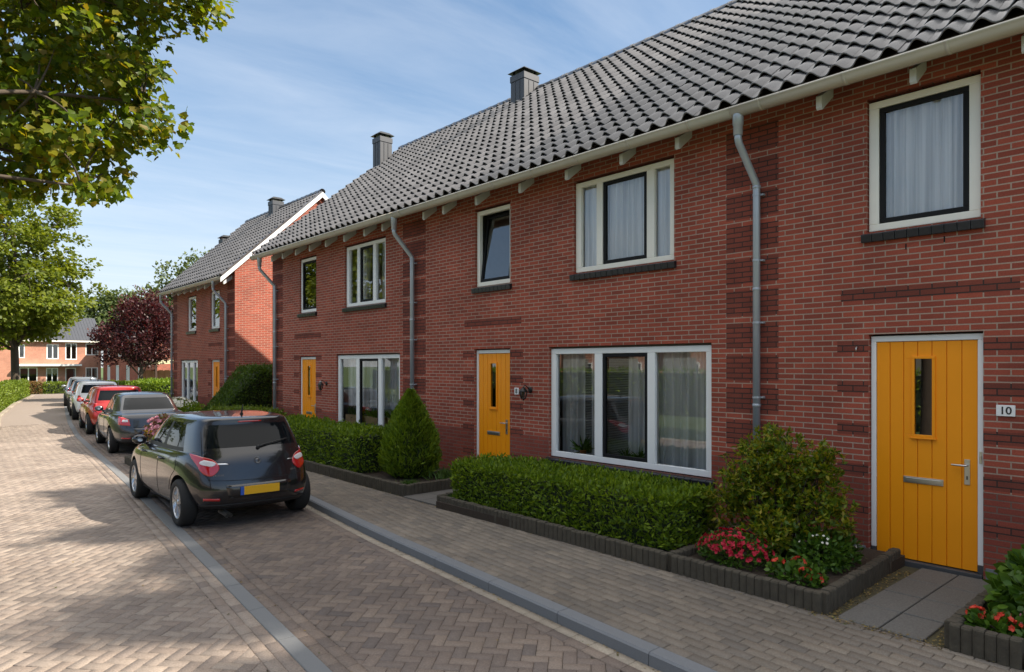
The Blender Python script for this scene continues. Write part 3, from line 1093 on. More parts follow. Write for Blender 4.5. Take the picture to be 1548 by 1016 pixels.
def row_house(name, label, y0, y1, X, E, R, spec, pipes, rafters, chim=None, gables=(False, False), verge=(0, 0)):
    h = thing(name, label, 'house', (X, (y0 + y1) / 2, 0), group='terraced brick houses along the pavement')
    wall_top = E[1] + (X - E[0]) * (R[1] - E[1]) / (R[0] - E[0]) - 0.02
    mb = MB()
    holes = [w['hole'] for w in spec['windows']] + [d['hole'] for d in spec['doors']]
    front_wall(mb, X, y0, y1, -0.15, wall_top, holes, spec['darks'])
    XB = 2 * R[0] - E[0] - 0.5
    # back wall and gable walls
    mb.quad((XB, y0, -0.15), (XB, y1, -0.15), (XB, y1, wall_top), (XB, y0, wall_top), 0, [(y0, -.15), (y1, -.15), (y1, wall_top), (y0, wall_top)])
    for yy, g_ in ((y0, gables[0]), (y1, gables[1])):
        sl = (R[1] - E[1]) / (R[0] - E[0])
        pts = [(X, -0.15), (XB, -0.15), (XB, wall_top), (R[0], R[1] - 0.04), (X, wall_top)]
        if not g_:
            yy += 0.003 if yy == y0 else -0.003
        n = len(mb.v)
        for a, b in pts:
            mb.vert((a, yy, b))
        mb.face([n + i for i in range(5)], 0, [(a, b) for a, b in pts])
    obj('wall', mb, BR, h)
    # roof: tiled front, slab below, plain back slope
    rf = tiles('roof', y0 - verge[0], y1 + verge[1], E, R, h)
    bk = MB()
    a0, a1 = y0 - verge[0], y1 + verge[1]
    XBE = 2 * R[0] - E[0]
    bk.quad((R[0], a0, R[1]), (XBE, a0, E[1]), (XBE, a1, E[1]), (R[0], a1, R[1]))
    obj('back_slope', bk, 'roof_far', rf)
    sf = MB()
    L = math.hypot(R[0] - E[0], R[1] - E[1]); tx, tz = (R[0] - E[0]) / L, (R[1] - E[1]) / L
    o1, o2 = 0.012, 0.06
    p = [(E[0] + 0.03 + tz * o1, E[1] + 0.02 - tx * o1), (R[0], R[1] - o1 / tx), (R[0], R[1] - o2 / tx), (E[0] + 0.03 + tz * o2, E[1] + 0.02 - tx * o2)]
    sf.hexa([(p[3][0], a0, p[3][1]), (p[3][0], a1, p[3][1]), (p[2][0], a1, p[2][1]), (p[2][0], a0, p[2][1]),
             (p[0][0], a0, p[0][1]), (p[0][0], a1, p[0][1]), (p[1][0], a1, p[1][1]), (p[1][0], a0, p[1][1])])
    obj('soffit', sf, 'soffit_wood', rf)
    ridge(rf, a0, a1, R[0], R[1] + 0.03)
    gutter(h, E[0] + 0.02, E[1] - 0.045, a0, a1)
    for y in rafters:
        rafter(h, X, y, E[1] - 0.13)
    for y in pipes:
        downpipe(h, X, y, E[1] - 0.06)
    if chim:
        chimney(rf, *chim)
    for w in spec['windows']:
        window(h, X, *w['fr'], w['lights'], **w.get('kw', {}))
    for d in spec['doors']:
        door(h, X, d['fr'][0], d['fr'][1], d['fr'][2])
    return h


def win(ya, yb, za, zb, lights, **kw):
    return dict(hole=(ya - 0.008, yb + 0.008, za - 0.012, zb + 0.03), fr=(ya, yb, za, zb), lights=lights, kw=kw)


def dr(ya, yb, zb):
    return dict(hole=(ya - 0.008, yb + 0.008, 0.0, zb + 0.02), fr=(ya, yb, zb))


def door_bands(ya, yb, w=0.33):
    out = []
    for z in (2.24, 1.80, 1.34, 0.90, 0.46):
        out.append((yb + 0.008, yb + 0.008 + w, z, z + 0.125, 1)); out.append((ya - 0.008 - w, ya - 0.008, z, z + 0.125, 1))
    out.append((ya - 0.30, yb + 0.30, 2.80, 2.925, 1))
    return out


def plinth(y0, y1, z=0.875):
    return [(y0, y1, -0.15, z, 2)]


GW = dict(sill=0.06, rail=0.085)
# house 10 (nearest)
w10 = [win(1.90, 2.93, 3.54, 4.93, [(2.0, 2.83, 'sash')], frame='cream_paint'),
       win(-2.55, 0.42, 0.64, 2.37, [(-2.45, -1.62, 'fix'), (-1.48, -0.66, 'sash'), (-0.53, 0.32, 'fix')], **GW),
       win(-2.0, -0.15, 3.54, 4.93, [(-1.9, -1.5, 'fix'), (-1.4, -0.6, 'sash'), (-0.5, -0.25, 'fix')], frame='cream_paint')]
d10 = [dr(1.88, 2.91, 2.41)]
H10 = row_house('brick_house', 'nearest red brick house, orange front door beside a number 10 plate', -3.2, 4.24, 0, *PIT1,
                dict(windows=w10, doors=d10, darks=plinth(-3.2, 4.24) + door_bands(1.88, 2.91) + quoins(3.93, 4.24)),
                [4.17], [-2.2, -1.28, -0.36, 0.56, 1.48, 2.39, 3.32])
for y0_, y1_ in ((2.945, 3.95), (.5, 1.85)):
    g = MB(); g.box(-.012, -.001, y0_, y1_, .0, .15); obj('base_stone', g, 'kerb_stone', H10, bevel=.004)
for y_, z_ in ((2.55, 3.33), (2.2, 3.36)):
    g = MB(); g.box(-.004, -.001, y_ - .006, y_ + .006, z_ - .03, z_ + .03); obj('weep_slot', g, 'seam_dark', H10)
g = MB(); g.tube([(-.001, 3.03, 2.29), (-.03, 3.03, 2.30), (-.045, 3.03, 2.275), (-.04, 3.03, 2.25)], .007, 7)
obj('wall_hook', g, 'steel', H10)
number_plate(H10, 0, 1.69, 1.67, '10', 0.15, 0.105)
# house 8
w8 = [win(4.84, 7.78, 0.64, 2.36, [(4.94, 5.75, 'fix'), (5.88, 6.71, 'sash'), (6.86, 7.67, 'fix')], **GW),
      win(5.41, 7.24, 3.53, 4.91, [(5.50, 5.76, 'fix'), (5.89, 6.70, 'sash'), (6.82, 7.13, 'fix')], frame='cream_paint'),
      win(8.73, 9.68, 3.52, 4.88, [(8.79, 9.60, 'tilt')], frame='cream_paint')]
d8 = [dr(8.74, 9.70, 2.37)]
H8 = row_house('brick_house', 'middle house of the near row, with a tilted open upper window', 4.24, 11.53, 0, *PIT1,
               dict(windows=w8, doors=d8, darks=plinth(4.24, 11.53, 0.94) + door_bands(8.74, 9.70) + quoins(4.24, 4.62) + quoins(11.25, 11.53)),
               [], [5.15, 6.07, 7.12, 8.16, 9.29, 10.26, 10.9], chim=(3.78, 4.28, 12.45, 12.95, 8.35, 9.42))
number_plate(H8, 0, 8.55, 1.66, '8', 0.10, 0.115)
wall_lamp(H8, 0, 8.22, 1.64)
# house 6
w6 = [win(12.20, 14.98, 0.64, 2.33, [(12.30, 13.00, 'fix'), (13.14, 13.97, 'sash'), (14.11, 14.88, 'fix')], **GW),
      win(12.76, 14.56, 3.46, 4.86, [(12.86, 13.24, 'fix'), (13.36, 13.94, 'sash'), (14.06, 14.44, 'fix')]),
      win(16.05, 17.0, 3.46, 4.85, [(16.12, 16.93, 'sash')])]
d6 = [dr(16.08, 17.02, 2.31)]
H6 = row_house('brick_house', 'far house of the near row, behind the cone shaped conifer, planter boxes in its window', 11.53, 18.75, 0, *PIT1,
               dict(windows=w6, doors=d6, darks=plinth(11.53, 18.75, 0.96) + door_bands(16.08, 17.02) + quoins(11.53, 12.08) + quoins(18.05, 18.75)),
               [11.62, 18.42], [12.4, 13.15, 14.05, 14.95, 15.8, 16.6, 17.4, 18.1], chim=(3.2, 3.62, 18.32, 18.76, 7.9, 9.15), gables=(False, True), verge=(0, 0.14))
number_plate(H6, 0, 15.78, 1.65, '6', 0.10, 0.115)
wall_lamp(H6, 0, 15.48, 1.60)
# second row, set back a little
X2 = 0.73
PIT2 = ((0.24, 5.10), (3.86, 8.52))
wB = [win(25.2, 26.15, 3.44, 4.78, [(25.28, 26.07, 'fix')]), win(27.8, 28.85, 3.44, 4.78, [(27.88, 28.77, 'fix')]),
      win(27.6, 29.75, 0.60, 2.28, [(27.7, 28.2, 'fix'), (28.32, 28.95, 'fix'), (29.07, 29.65, 'fix')], **GW)]
dB = [dr(25.2, 26.08, 2.28)]
HB = row_house('brick_house', 'brick house at the near end of the second row, sunlit gable wall facing the camera', 23.68, 30.75, X2, *PIT2,
               dict(windows=wB, doors=dB, darks=plinth(23.68, 30.75, 0.9) + door_bands(25.2, 26.08) + quoins(23.68, 24.4) + quoins(30.2, 30.75)),
               [24.35, 30.7], [23.95, 25.1, 25.9, 26.7, 27.5, 28.3, 29.1, 29.9], chim=(3.45, 3.90, 27.05, 27.5, 7.9, 8.78), gables=(True, True), verge=(0.16, 0.14))
# white barge board and its verge tiles on the sunlit gable
bb = MB()
(ex, ez), (rx, rz) = PIT2
L = math.hypot(rx - ex, rz - ez); tx, tz = (rx - ex) / L, (rz - ez) / L
ya, yb_ = 23.68 - 0.20, 23.68 - 0.165
for (x0, z0, x1, z1) in ((ex - 0.05, ez - 0.06, rx, rz - 0.01), (2 * rx - ex + 0.05, ez - 0.06, rx, rz - 0.01)):
    bb.hexa([(x0, ya, z0 - 0.16), (x1, ya, z1 - 0.19), (x1, yb_, z1 - 0.19), (x0, yb_, z0 - 0.16), (x0, ya, z0), (x1, ya, z1), (x1, yb_, z1), (x0, yb_, z0)])
obj('barge_board', bb, 'white_paint', HB)
vt = MB()
s = 0
while s < L - 0.1:
    a, b = s, min(s + 0.33, L)
    p = [(ex + tx * a, ez + tz * a), (ex + tx * b, ez + tz * b)]
    o0, o1 = 0.075, 0.055
    vt.hexa([(p[0][0], ya - 0.03, p[0][1] + 0.01), (p[1][0], ya - 0.03, p[1][1] + 0.01), (p[1][0], yb_ + 0.2, p[1][1] + 0.01), (p[0][0], yb_ + 0.2, p[0][1] + 0.01),
             (p[0][0] - tz * o0, ya - 0.03, p[0][1] + tx * o0), (p[1][0] - tz * o1, ya - 0.03, p[1][1] + tx * o1), (p[1][0] - tz * o1, yb_ + 0.2, p[1][1] + tx * o1), (p[0][0] - tz * o0, yb_ + 0.2, p[0][1] + tx * o0)])
    s += 0.33
obj('verge_tile', vt, 'roof_tile', HB)
chimney([c for c in HB.children if c.name.startswith('roof')][0], 2.55, 2.98, 30.2, 30.65, 6.9, 7.55)
# -------- END OF HOUSES
# ------------------------------------------------------------------ cars
def car_paint(name, col, metal=0.35, rough=0.28):
    m, nt, out = new_mat(name)
    tc = nd(nt, 'ShaderNodeTexCoord')
    no = nd(nt, 'ShaderNodeTexNoise', {'Vector': tc.outputs['Object'], 'Scale': 3.0, 'Detail': 8, 'Roughness': 0.7})
    r = nd(nt, 'ShaderNodeMapRange', {0: no.outputs['Fac'], 1: 0.3, 2: 0.75, 3: 0.02, 4: 0.12})
    p = nd(nt, 'ShaderNodeBsdfPrincipled', {'Base Color': c4(col), 'Metallic': metal, 'Roughness': rough, 'Coat Weight': 1.0,
                                           'Coat Roughness': r.outputs[0], 'Specular IOR Level': 0.5})
    nt.links.new(p.outputs[0], out.inputs[0])
    return m


car_paint('paint_black', (0.012, 0.012, 0.015), 0.2, 0.22)
car_paint('paint_grey', (0.045, 0.047, 0.054), 0.45)
car_paint('paint_red', (0.42, 0.022, 0.018), 0.1)
car_paint('paint_white', (0.90, 0.90, 0.89), 0.0)
car_paint('paint_silver', (0.33, 0.35, 0.37), 0.7)
car_paint('paint_blue', (0.05, 0.075, 0.13), 0.4)
plain('car_glass', (0.006, 0.008, 0.010), 0.03, spec=0.22, var=0.02)
plain('rubber', (0.016, 0.016, 0.016), 0.8, var=0.2)
plain('trim_black', (0.012, 0.012, 0.013), 0.5, var=0.1)
plain('alloy', (0.55, 0.56, 0.58), 0.25, metal=0.85, var=0.06)
plain('lamp_red', (0.50, 0.008, 0.010), 0.08, spec=0.8, var=0.1, coat=1.0)
plain('lamp_clear', (0.72, 0.70, 0.70), 0.1, spec=0.8, var=0.15, scale=60, coat=1.0)
plain('plate_yellow', (0.78, 0.42, 0.012), 0.4, var=0.05)
plain('plate_blue', (0.03, 0.10, 0.45), 0.4, var=0.05)
plain('chrome', (0.7, 0.7, 0.72), 0.12, metal=1.0, var=0.02)
plain('seam', (0.004, 0.004, 0.004), 0.8, var=0.1)


HATCH = dict(L=4.22, wr=0.315, ra=0.70, wb=2.57, n=5.0,
    T=[.24, .45, .72, 1.02, 1.35, 1.68, 1.76, 2.1, 2.5, 2.85, 3.12, 3.4, 3.7, 3.95],
    knots=[0, .45, .72, 1.68, 1.76, 3.0, 3.12, 4.22],
    lev=[  # xr, xf, halfwidth, z at (rear, mid, front), knot map or None
        (.45, 3.85, .66, (.21, .19, .21), None),
        (.12, 4.10, .81, (.235, .205, .22), None),
        (.02, 4.19, .865, (.36, .34, .36), None),
        (.0, 4.22, .88, (.53, .50, .50), None),
        (.045, 4.20, .885, (.67, .66, .62), None),
        (.10, 4.12, .872, (.84, .82, .70), None),
        (.15, 3.98, .845, (.945, .905, .79), None),
        (.175, 3.55, .80, (.985, .935, .90), [.175, .45, .70, 1.68, 1.76, 2.95, 3.08, 3.55]),
        (.19, 3.20, .79, (1.005, .955, .945), [.19, .46, .76, 1.66, 1.74, 2.78, 2.90, 3.20]),
        (.205, 3.14, .785, (1.03, .985, .965), [.205, .48, .78, 1.65, 1.73, 2.72, 2.84, 3.14]),
        (.32, 2.80, .735, (1.20, 1.19, 1.17), [.32, .56, .88, 1.60, 1.68, 2.40, 2.52, 2.80]),
        (.44, 2.42, .668, (1.365, 1.375, 1.355), [.44, .70, 1.05, 1.56, 1.63, 2.08, 2.18, 2.42]),
        (.40, 2.32, .625, (1.425, 1.435, 1.405), [.40, .74, 1.08, 1.54, 1.60, 2.02, 2.12, 2.32]),
        (.52, 2.15, .51, (1.448, 1.470, 1.438), [.52, .80, 1.1, 1.5, 1.56, 1.92, 2.0, 2.15]),
        (.85, 1.85, .22, (1.468, 1.482, 1.462), [.85, 1.0, 1.2, 1.45, 1.5, 1.7, 1.76, 1.85])])
SEDAN = dict(L=4.45, wr=0.315, ra=0.92, wb=2.62, n=5.0,
    T=[.24, .48, .80, 1.10, 1.45, 1.85, 1.93, 2.25, 2.6, 3.0, 3.28, 3.6, 3.9, 4.2],
    knots=[0, .48, .80, 1.85, 1.93, 3.1, 3.25, 4.45],
    lev=[
        (.45, 4.05, .66, (.22, .19, .21), None),
        (.12, 4.33, .80, (.26, .21, .22), None),
        (.02, 4.42, .855, (.38, .34, .36), None),
        (.0, 4.45, .87, (.55, .50, .50), None),
        (.05, 4.43, .875, (.70, .66, .62), None),
        (.10, 4.35, .865, (.86, .82, .70), None),
        (.14, 4.22, .84, (.965, .895, .79), None),
        (.40, 3.72, .79, (1.0, .93, .90), [.40, .75, 1.0, 1.85, 1.93, 3.05, 3.2, 3.72]),
        (.62, 3.42, .76, (1.01, .945, .945), [.62, .95, 1.2, 1.84, 1.92, 2.92, 3.05, 3.42]),
        (.66, 3.36, .75, (1.03, .975, .965), [.66, 1.0, 1.24, 1.83, 1.91, 2.88, 3.0, 3.36]),
        (.92, 3.0, .69, (1.20, 1.18, 1.17), [.92, 1.15, 1.38, 1.78, 1.86, 2.58, 2.68, 3.0]),
        (1.20, 2.62, .61, (1.345, 1.365, 1.345), [1.20, 1.38, 1.55, 1.75, 1.82, 2.28, 2.36, 2.62]),
        (1.26, 2.52, .57, (1.395, 1.42, 1.395), [1.26, 1.42, 1.58, 1.74, 1.80, 2.2, 2.28, 2.52]),
        (1.36, 2.35, .45, (1.42, 1.448, 1.42), [1.36, 1.5, 1.62, 1.74, 1.79, 2.1, 2.16, 2.35]),
        (1.55, 2.1, .2, (1.438, 1.46, 1.438), [1.55, 1.62, 1.68, 1.76, 1.8, 1.95, 1.98, 2.1])])


def scaled(B, hs=1.0, upright=0.0, ws=1.0):
    """variant of a body: taller roof, more upright tail"""
    D = dict(B)
    lev = []
    for i, (xr, xf, w, z, kn) in enumerate(B['lev']):
        if i >= 7:
            dx = -upright * max(0, xr - .15)
            z = tuple(.93 + (q - .93) * hs for q in z)
            if kn:
                kn = [k + dx * max(0, 1 - (k - kn[0]) / 1.6) for k in kn]
            xr = xr + dx
        lev.append((xr, xf, w * ws, z, kn))
    D['lev'] = lev
    return D


def car_shell(B):
    """closed half-mirrored loft -> subdivided mesh with wheel arches cut; materials 0 paint 1 glass 2 trim"""
    L, n = B['L'], B['n']
    cyr = [0, .30, .58, .80]
    T = B['T']
    NS = len(cyr) * 2 + len(T)
    kn = B['knots']
    rings = []
    mb_v, mb_f, mb_m = [], [], []
    for (xr, xf, w, z3, km) in B['lev']:
        ml, hl = (xr + xf) / 2, (xf - xr) / 2
        pts = []
        for c in cyr:
            pts.append((ml - hl * (1 - c ** n) ** (1 / n), w * c))
        for t in T:
            x = np.interp(t, kn, km) if km else min(max(t, xr + .02), xf - .02)
            cx = (x - ml) / hl
            y = w * (max(1e-4, 1 - abs(cx) ** n)) ** (1 / n)
            pts.append((x, y))
        for c in cyr[::-1]:
            pts.append((ml + hl * (1 - c ** n) ** (1 / n), w * c))
        ring = []
        for (x, y) in pts:
            t = (x - xr) / (xf - xr)
            z = np.interp(t, [0, .12, .5, .8, 1], [z3[0], z3[0] * .8 + z3[1] * .2, z3[1], z3[1] * .45 + z3[2] * .55, z3[2]])
            ring.append((float(x), float(y), float(z)))
        rings.append(ring)
    idx = {}
    for l, ring in enumerate(rings):
        for k, p in enumerate(ring):
            for s in (1, -1):
                if s == -1 and k in (0, NS - 1):
                    idx[l, k, s] = idx[l, k, 1]
                    continue
                mb_v.append((p[0], p[1] * s, p[2])); idx[l, k, s] = len(mb_v) - 1
    nr = len(cyr)
    iB0, iB1 = T.index(B['knots'][3]) + nr, T.index(B['knots'][4]) + nr
    iC = T.index(B['knots'][2]) + nr
    iA = iB1 + sum(1 for t in T if B['knots'][4] < t <= B['knots'][5] + .13)
    for l in range(len(rings) - 1):
        for k in range(NS - 1):
            m = 0
            if l in (9, 10):
                if k < nr - 1: m = 1
                elif iC <= k < iB0: m = 1
                elif k == iB0: m = 2
                elif iB1 <= k < iA: m = 1
                elif k >= iA + 1: m = 1
            if l == 8 and (iC <= k < iA): m = 2
            if l <= 1: m = 2 if l == 0 else 0
            for s in (1, -1):
                q = (idx[l, k, s], idx[l, k + 1, s], idx[l + 1, k + 1, s], idx[l + 1, k, s])
                mb_f.append(q[::-1] if s == 1 else q); mb_m.append(m)
    for l, m in ((0, 2), (len(rings) - 1, 0)):
        for k in range(NS - 1):
            q = [idx[l, k, 1], idx[l, k + 1, 1], idx[l, k + 1, -1], idx[l, k, -1]]
            q = [a for i, a in enumerate(q) if a not in q[:i]]
            if len(q) >= 3:
                mb_f.append(tuple(q) if l == 0 else tuple(q[::-1])); mb_m.append(m)
    me = bpy.data.meshes.new('shell')
    me.from_pydata(mb_v, [], mb_f)
    me.polygons.foreach_set('material_index', mb_m)
    for m in range(3):
        me.materials.append(None)
    bm = bmesh.new(); bm.from_mesh(me)
    bmesh.ops.recalc_face_normals(bm, faces=bm.faces)
    bm.to_mesh(me); bm.free()
    o = bpy.data.objects.new('shell', me)
    COL.objects.link(o)
    ss = o.modifiers.new('s', 'SUBSURF'); ss.levels = 2; ss.render_levels = 2
    # wheel arch cutter
    cb = MB()
    for ax in (B['ra'], B['ra'] + B['wb']):
        for s in (1, -1):
            r = B['wr'] + 0.052
            y0, y1 = (.60, 1.1) if s == 1 else (-1.1, -.60)
            cb.lathe([(0, y0), (r, y0), (r, y1), (0, y1)], (ax, 0, B['wr'] + .005), 'y', 40)
    cut = obj('cutter', cb, 'trim_black')
    bm = bmesh.new(); bm.from_mesh(cut.data)
    bmesh.ops.remove_doubles(bm, verts=bm.verts, dist=1e-5)
    bmesh.ops.recalc_face_normals(bm, faces=bm.faces)
    for f in bm.faces: f.material_index = 2
    bm.to_mesh(cut.data); bm.free()
    for m in range(2):
        cut.data.materials.append(None)
    bo = o.modifiers.new('b', 'BOOLEAN'); bo.object = cut; bo.operation = 'DIFFERENCE'; bo.solver = 'EXACT'
    bo.material_mode = 'INDEX'
    dg = bpy.context.evaluated_depsgraph_get()
    res = bpy.data.meshes.new_from_object(o.evaluated_get(dg))
    bpy.data.objects.remove(o); bpy.data.objects.remove(cut)
    return res


def split_mesh(res, mi, name, mat, root):
    bm = bmesh.new(); bm.from_mesh(res)
    bmesh.ops.delete(bm, geom=[f for f in bm.faces if f.material_index != mi], context='FACES')
    for f in bm.faces:
        f.material_index = 0; f.smooth = True
    for e in bm.edges:
        if len(e.link_faces) == 2 and e.calc_face_angle(0) > math.radians(38):
            e.smooth = False
    me = bpy.data.meshes.new(name)
    bm.to_mesh(me); bm.free()
    me.materials.clear(); me.materials.append(MATS[mat])
    o = bpy.data.objects.new(name, me)
    COL.objects.link(o); o.parent = root
    return o


def bvh_of(res):
    bm = bmesh.new(); bm.from_mesh(res)
    bmesh.ops.triangulate(bm, faces=bm.faces)
    b = BVHTree.FromBMesh(bm); bm.free()
    return b


def ray_out(bvh, phi, z, x0=1.0):
    """hit on the shell going outward from the car's inside at plan angle phi (pi = straight back, + = left)"""
    d = Vector((math.cos(phi), math.sin(phi), 0))
    hit = bvh.ray_cast(Vector((x0, 0, z)) + d * 4, -d)
    return hit[0], hit[1]


def rear_pt(bvh, y, z):
    h = bvh.ray_cast(Vector((-2, y, z)), Vector((1, 0, 0)))
    return h[0], h[1]


def side_pt(bvh, x, z, s=1):
    h = bvh.ray_cast(Vector((x, 3 * s, z)), Vector((0, -s, 0)))
    return h[0], h[1]


def patch(name, hits, mat, parent, off=0.006, base=-0.01):
    """grid of (point, normal) hits -> thin raised shell"""
    mb = MB()
    nu, nv = len(hits), len(hits[0])
    top = [[mb.vert(p + nn * off) for p, nn in row] for row in hits]
    bot = [[mb.vert(p + nn * base) for p, nn in row] for row in hits]
    for i in range(nu - 1):
        for j in range(nv - 1):
            mb.face((top[i][j], top[i + 1][j], top[i + 1][j + 1], top[i][j + 1]), smooth=True)
    edge = [(i, 0) for i in range(nu)] + [(nu - 1, j) for j in range(1, nv)] + [(i, nv - 1) for i in range(nu - 2, -1, -1)] + [(0, j) for j in range(nv - 2, 0, -1)]
    for a, b in zip(edge, edge[1:] + edge[:1]):
        mb.face((top[a[0]][a[1]], top[b[0]][b[1]], bot[b[0]][b[1]], bot[a[0]][a[1]]))
    o = obj(name, mb, mat, parent)
    bm = bmesh.new(); bm.from_mesh(o.data)
    bmesh.ops.recalc_face_normals(bm, faces=bm.faces)
    bm.to_mesh(o.data); bm.free()
    return o


def coons(fn, left, right, bot, topc, nu=12, nv=8):
    """left/right: u range as functions of v; bot/top: height as functions of u"""
    rows = []
    for i in range(nu + 1):
        u = i / nu
        row = []
        for j in range(nv + 1):
            v = j / nv
            a = left(v) + (right(v) - left(v)) * u
            z = bot(u) + (topc(u) - bot(u)) * v
            h = fn(a, z)
            row.append(h if h[0] is not None else None)
        rows.append(row)
    if any(h is None for r in rows for h in r):
        return None
    return rows


def seam(name, pts, parent, mat='seam', r=0.0035, off=0.0005):
    mb = MB()
    P_ = [p + n * off for p, n in pts if p is not None]
    if len(P_) > 1:
        mb.tube(P_, r, 5, caps=False)
    return obj(name, mb, mat, parent)


def wheel(root, x, y, r, spokes=5, style='twin'):
    """y sign gives the outer side"""
    s = 1 if y > 0 else -1
    w = 0.195
    t = MB()
    ri = r * 0.67
    pr = [(ri, -w / 2 + .01), (ri + .02, -w / 2), (r * .90, -w / 2 - .008), (r * .975, -w / 2 + .018), (r, -w / 2 + .05), (r, w / 2 - .05),
          (r * .975, w / 2 - .018), (r * .90, w / 2 + .008), (ri + .02, w / 2), (ri, w / 2 - .01)]
    t.lathe(pr, (x, y, r), 'y', 36)
    for k in (-.04, 0, .04):
        t.lathe([(r + .0008, k - .004), (r + .0012, k), (r + .0008, k + .004)], (x, y, r), 'y', 36)
    wh = obj('wheel', MBone(x, y, r, w, ri), 'trim_black', root)
    obj('tyre', t, 'rubber', wh)
    m = MB()
    yo = y + s * (w / 2 - .012)
    m.lathe([(ri - .012, yo - s * .05), (ri - .006, yo), (ri + .004, yo + s * .004), (ri + .004, yo - s * .01)], (x, 0, r), 'y', 36)
    m.lathe([(0, yo - s * .004), (.045, yo - s * .006), (.055, yo - s * .022)], (x, 0, r), 'y', 18)
    for k in range(spokes):
        for d in ((-.16, .16) if style == 'twin' else (0,)):
            a = 2 * math.pi * k / spokes + .3
            a2 = a + d
            wd = .018 if style == 'twin' else .03
            c0, s0, c1, s1 = math.cos(a + d * .5), math.sin(a + d * .5), math.cos(a2), math.sin(a2)
            p0 = (x + c0 * .04, r + s0 * .04); p1 = (x + c1 * (ri - .004), r + s1 * (ri - .004))
            nx, nz = -s1, c1
            pts = []
            for yy, e in ((yo - s * .045, 1.0), (yo - s * .008, .7)):
                for (p, q) in ((p0, 1.0), (p1, 1.15)):
                    pts += [(p[0] + nx * wd * e * q, yy, p[1] + nz * wd * e * q), (p[0] - nx * wd * e * q, yy, p[1] - nz * wd * e * q)]
            q = [pts[i] for i in (0, 1, 3, 2, 4, 5, 7, 6)]
            m.hexa(q)
    rm = obj('rim', m, 'alloy', wh)
    bm = bmesh.new(); bm.from_mesh(rm.data)
    bmesh.ops.recalc_face_normals(bm, faces=bm.faces)
    bm.to_mesh(rm.data); bm.free()
    return wh


def MBone(x, y, r, w, ri):
    b = MB()
    s = 1 if y > 0 else -1
    b.lathe([(0, y + s * (w / 2 - .07)), (ri, y + s * (w / 2 - .07)), (ri, y - s * w / 2)], (x, 0, r), 'y', 28)
    return b


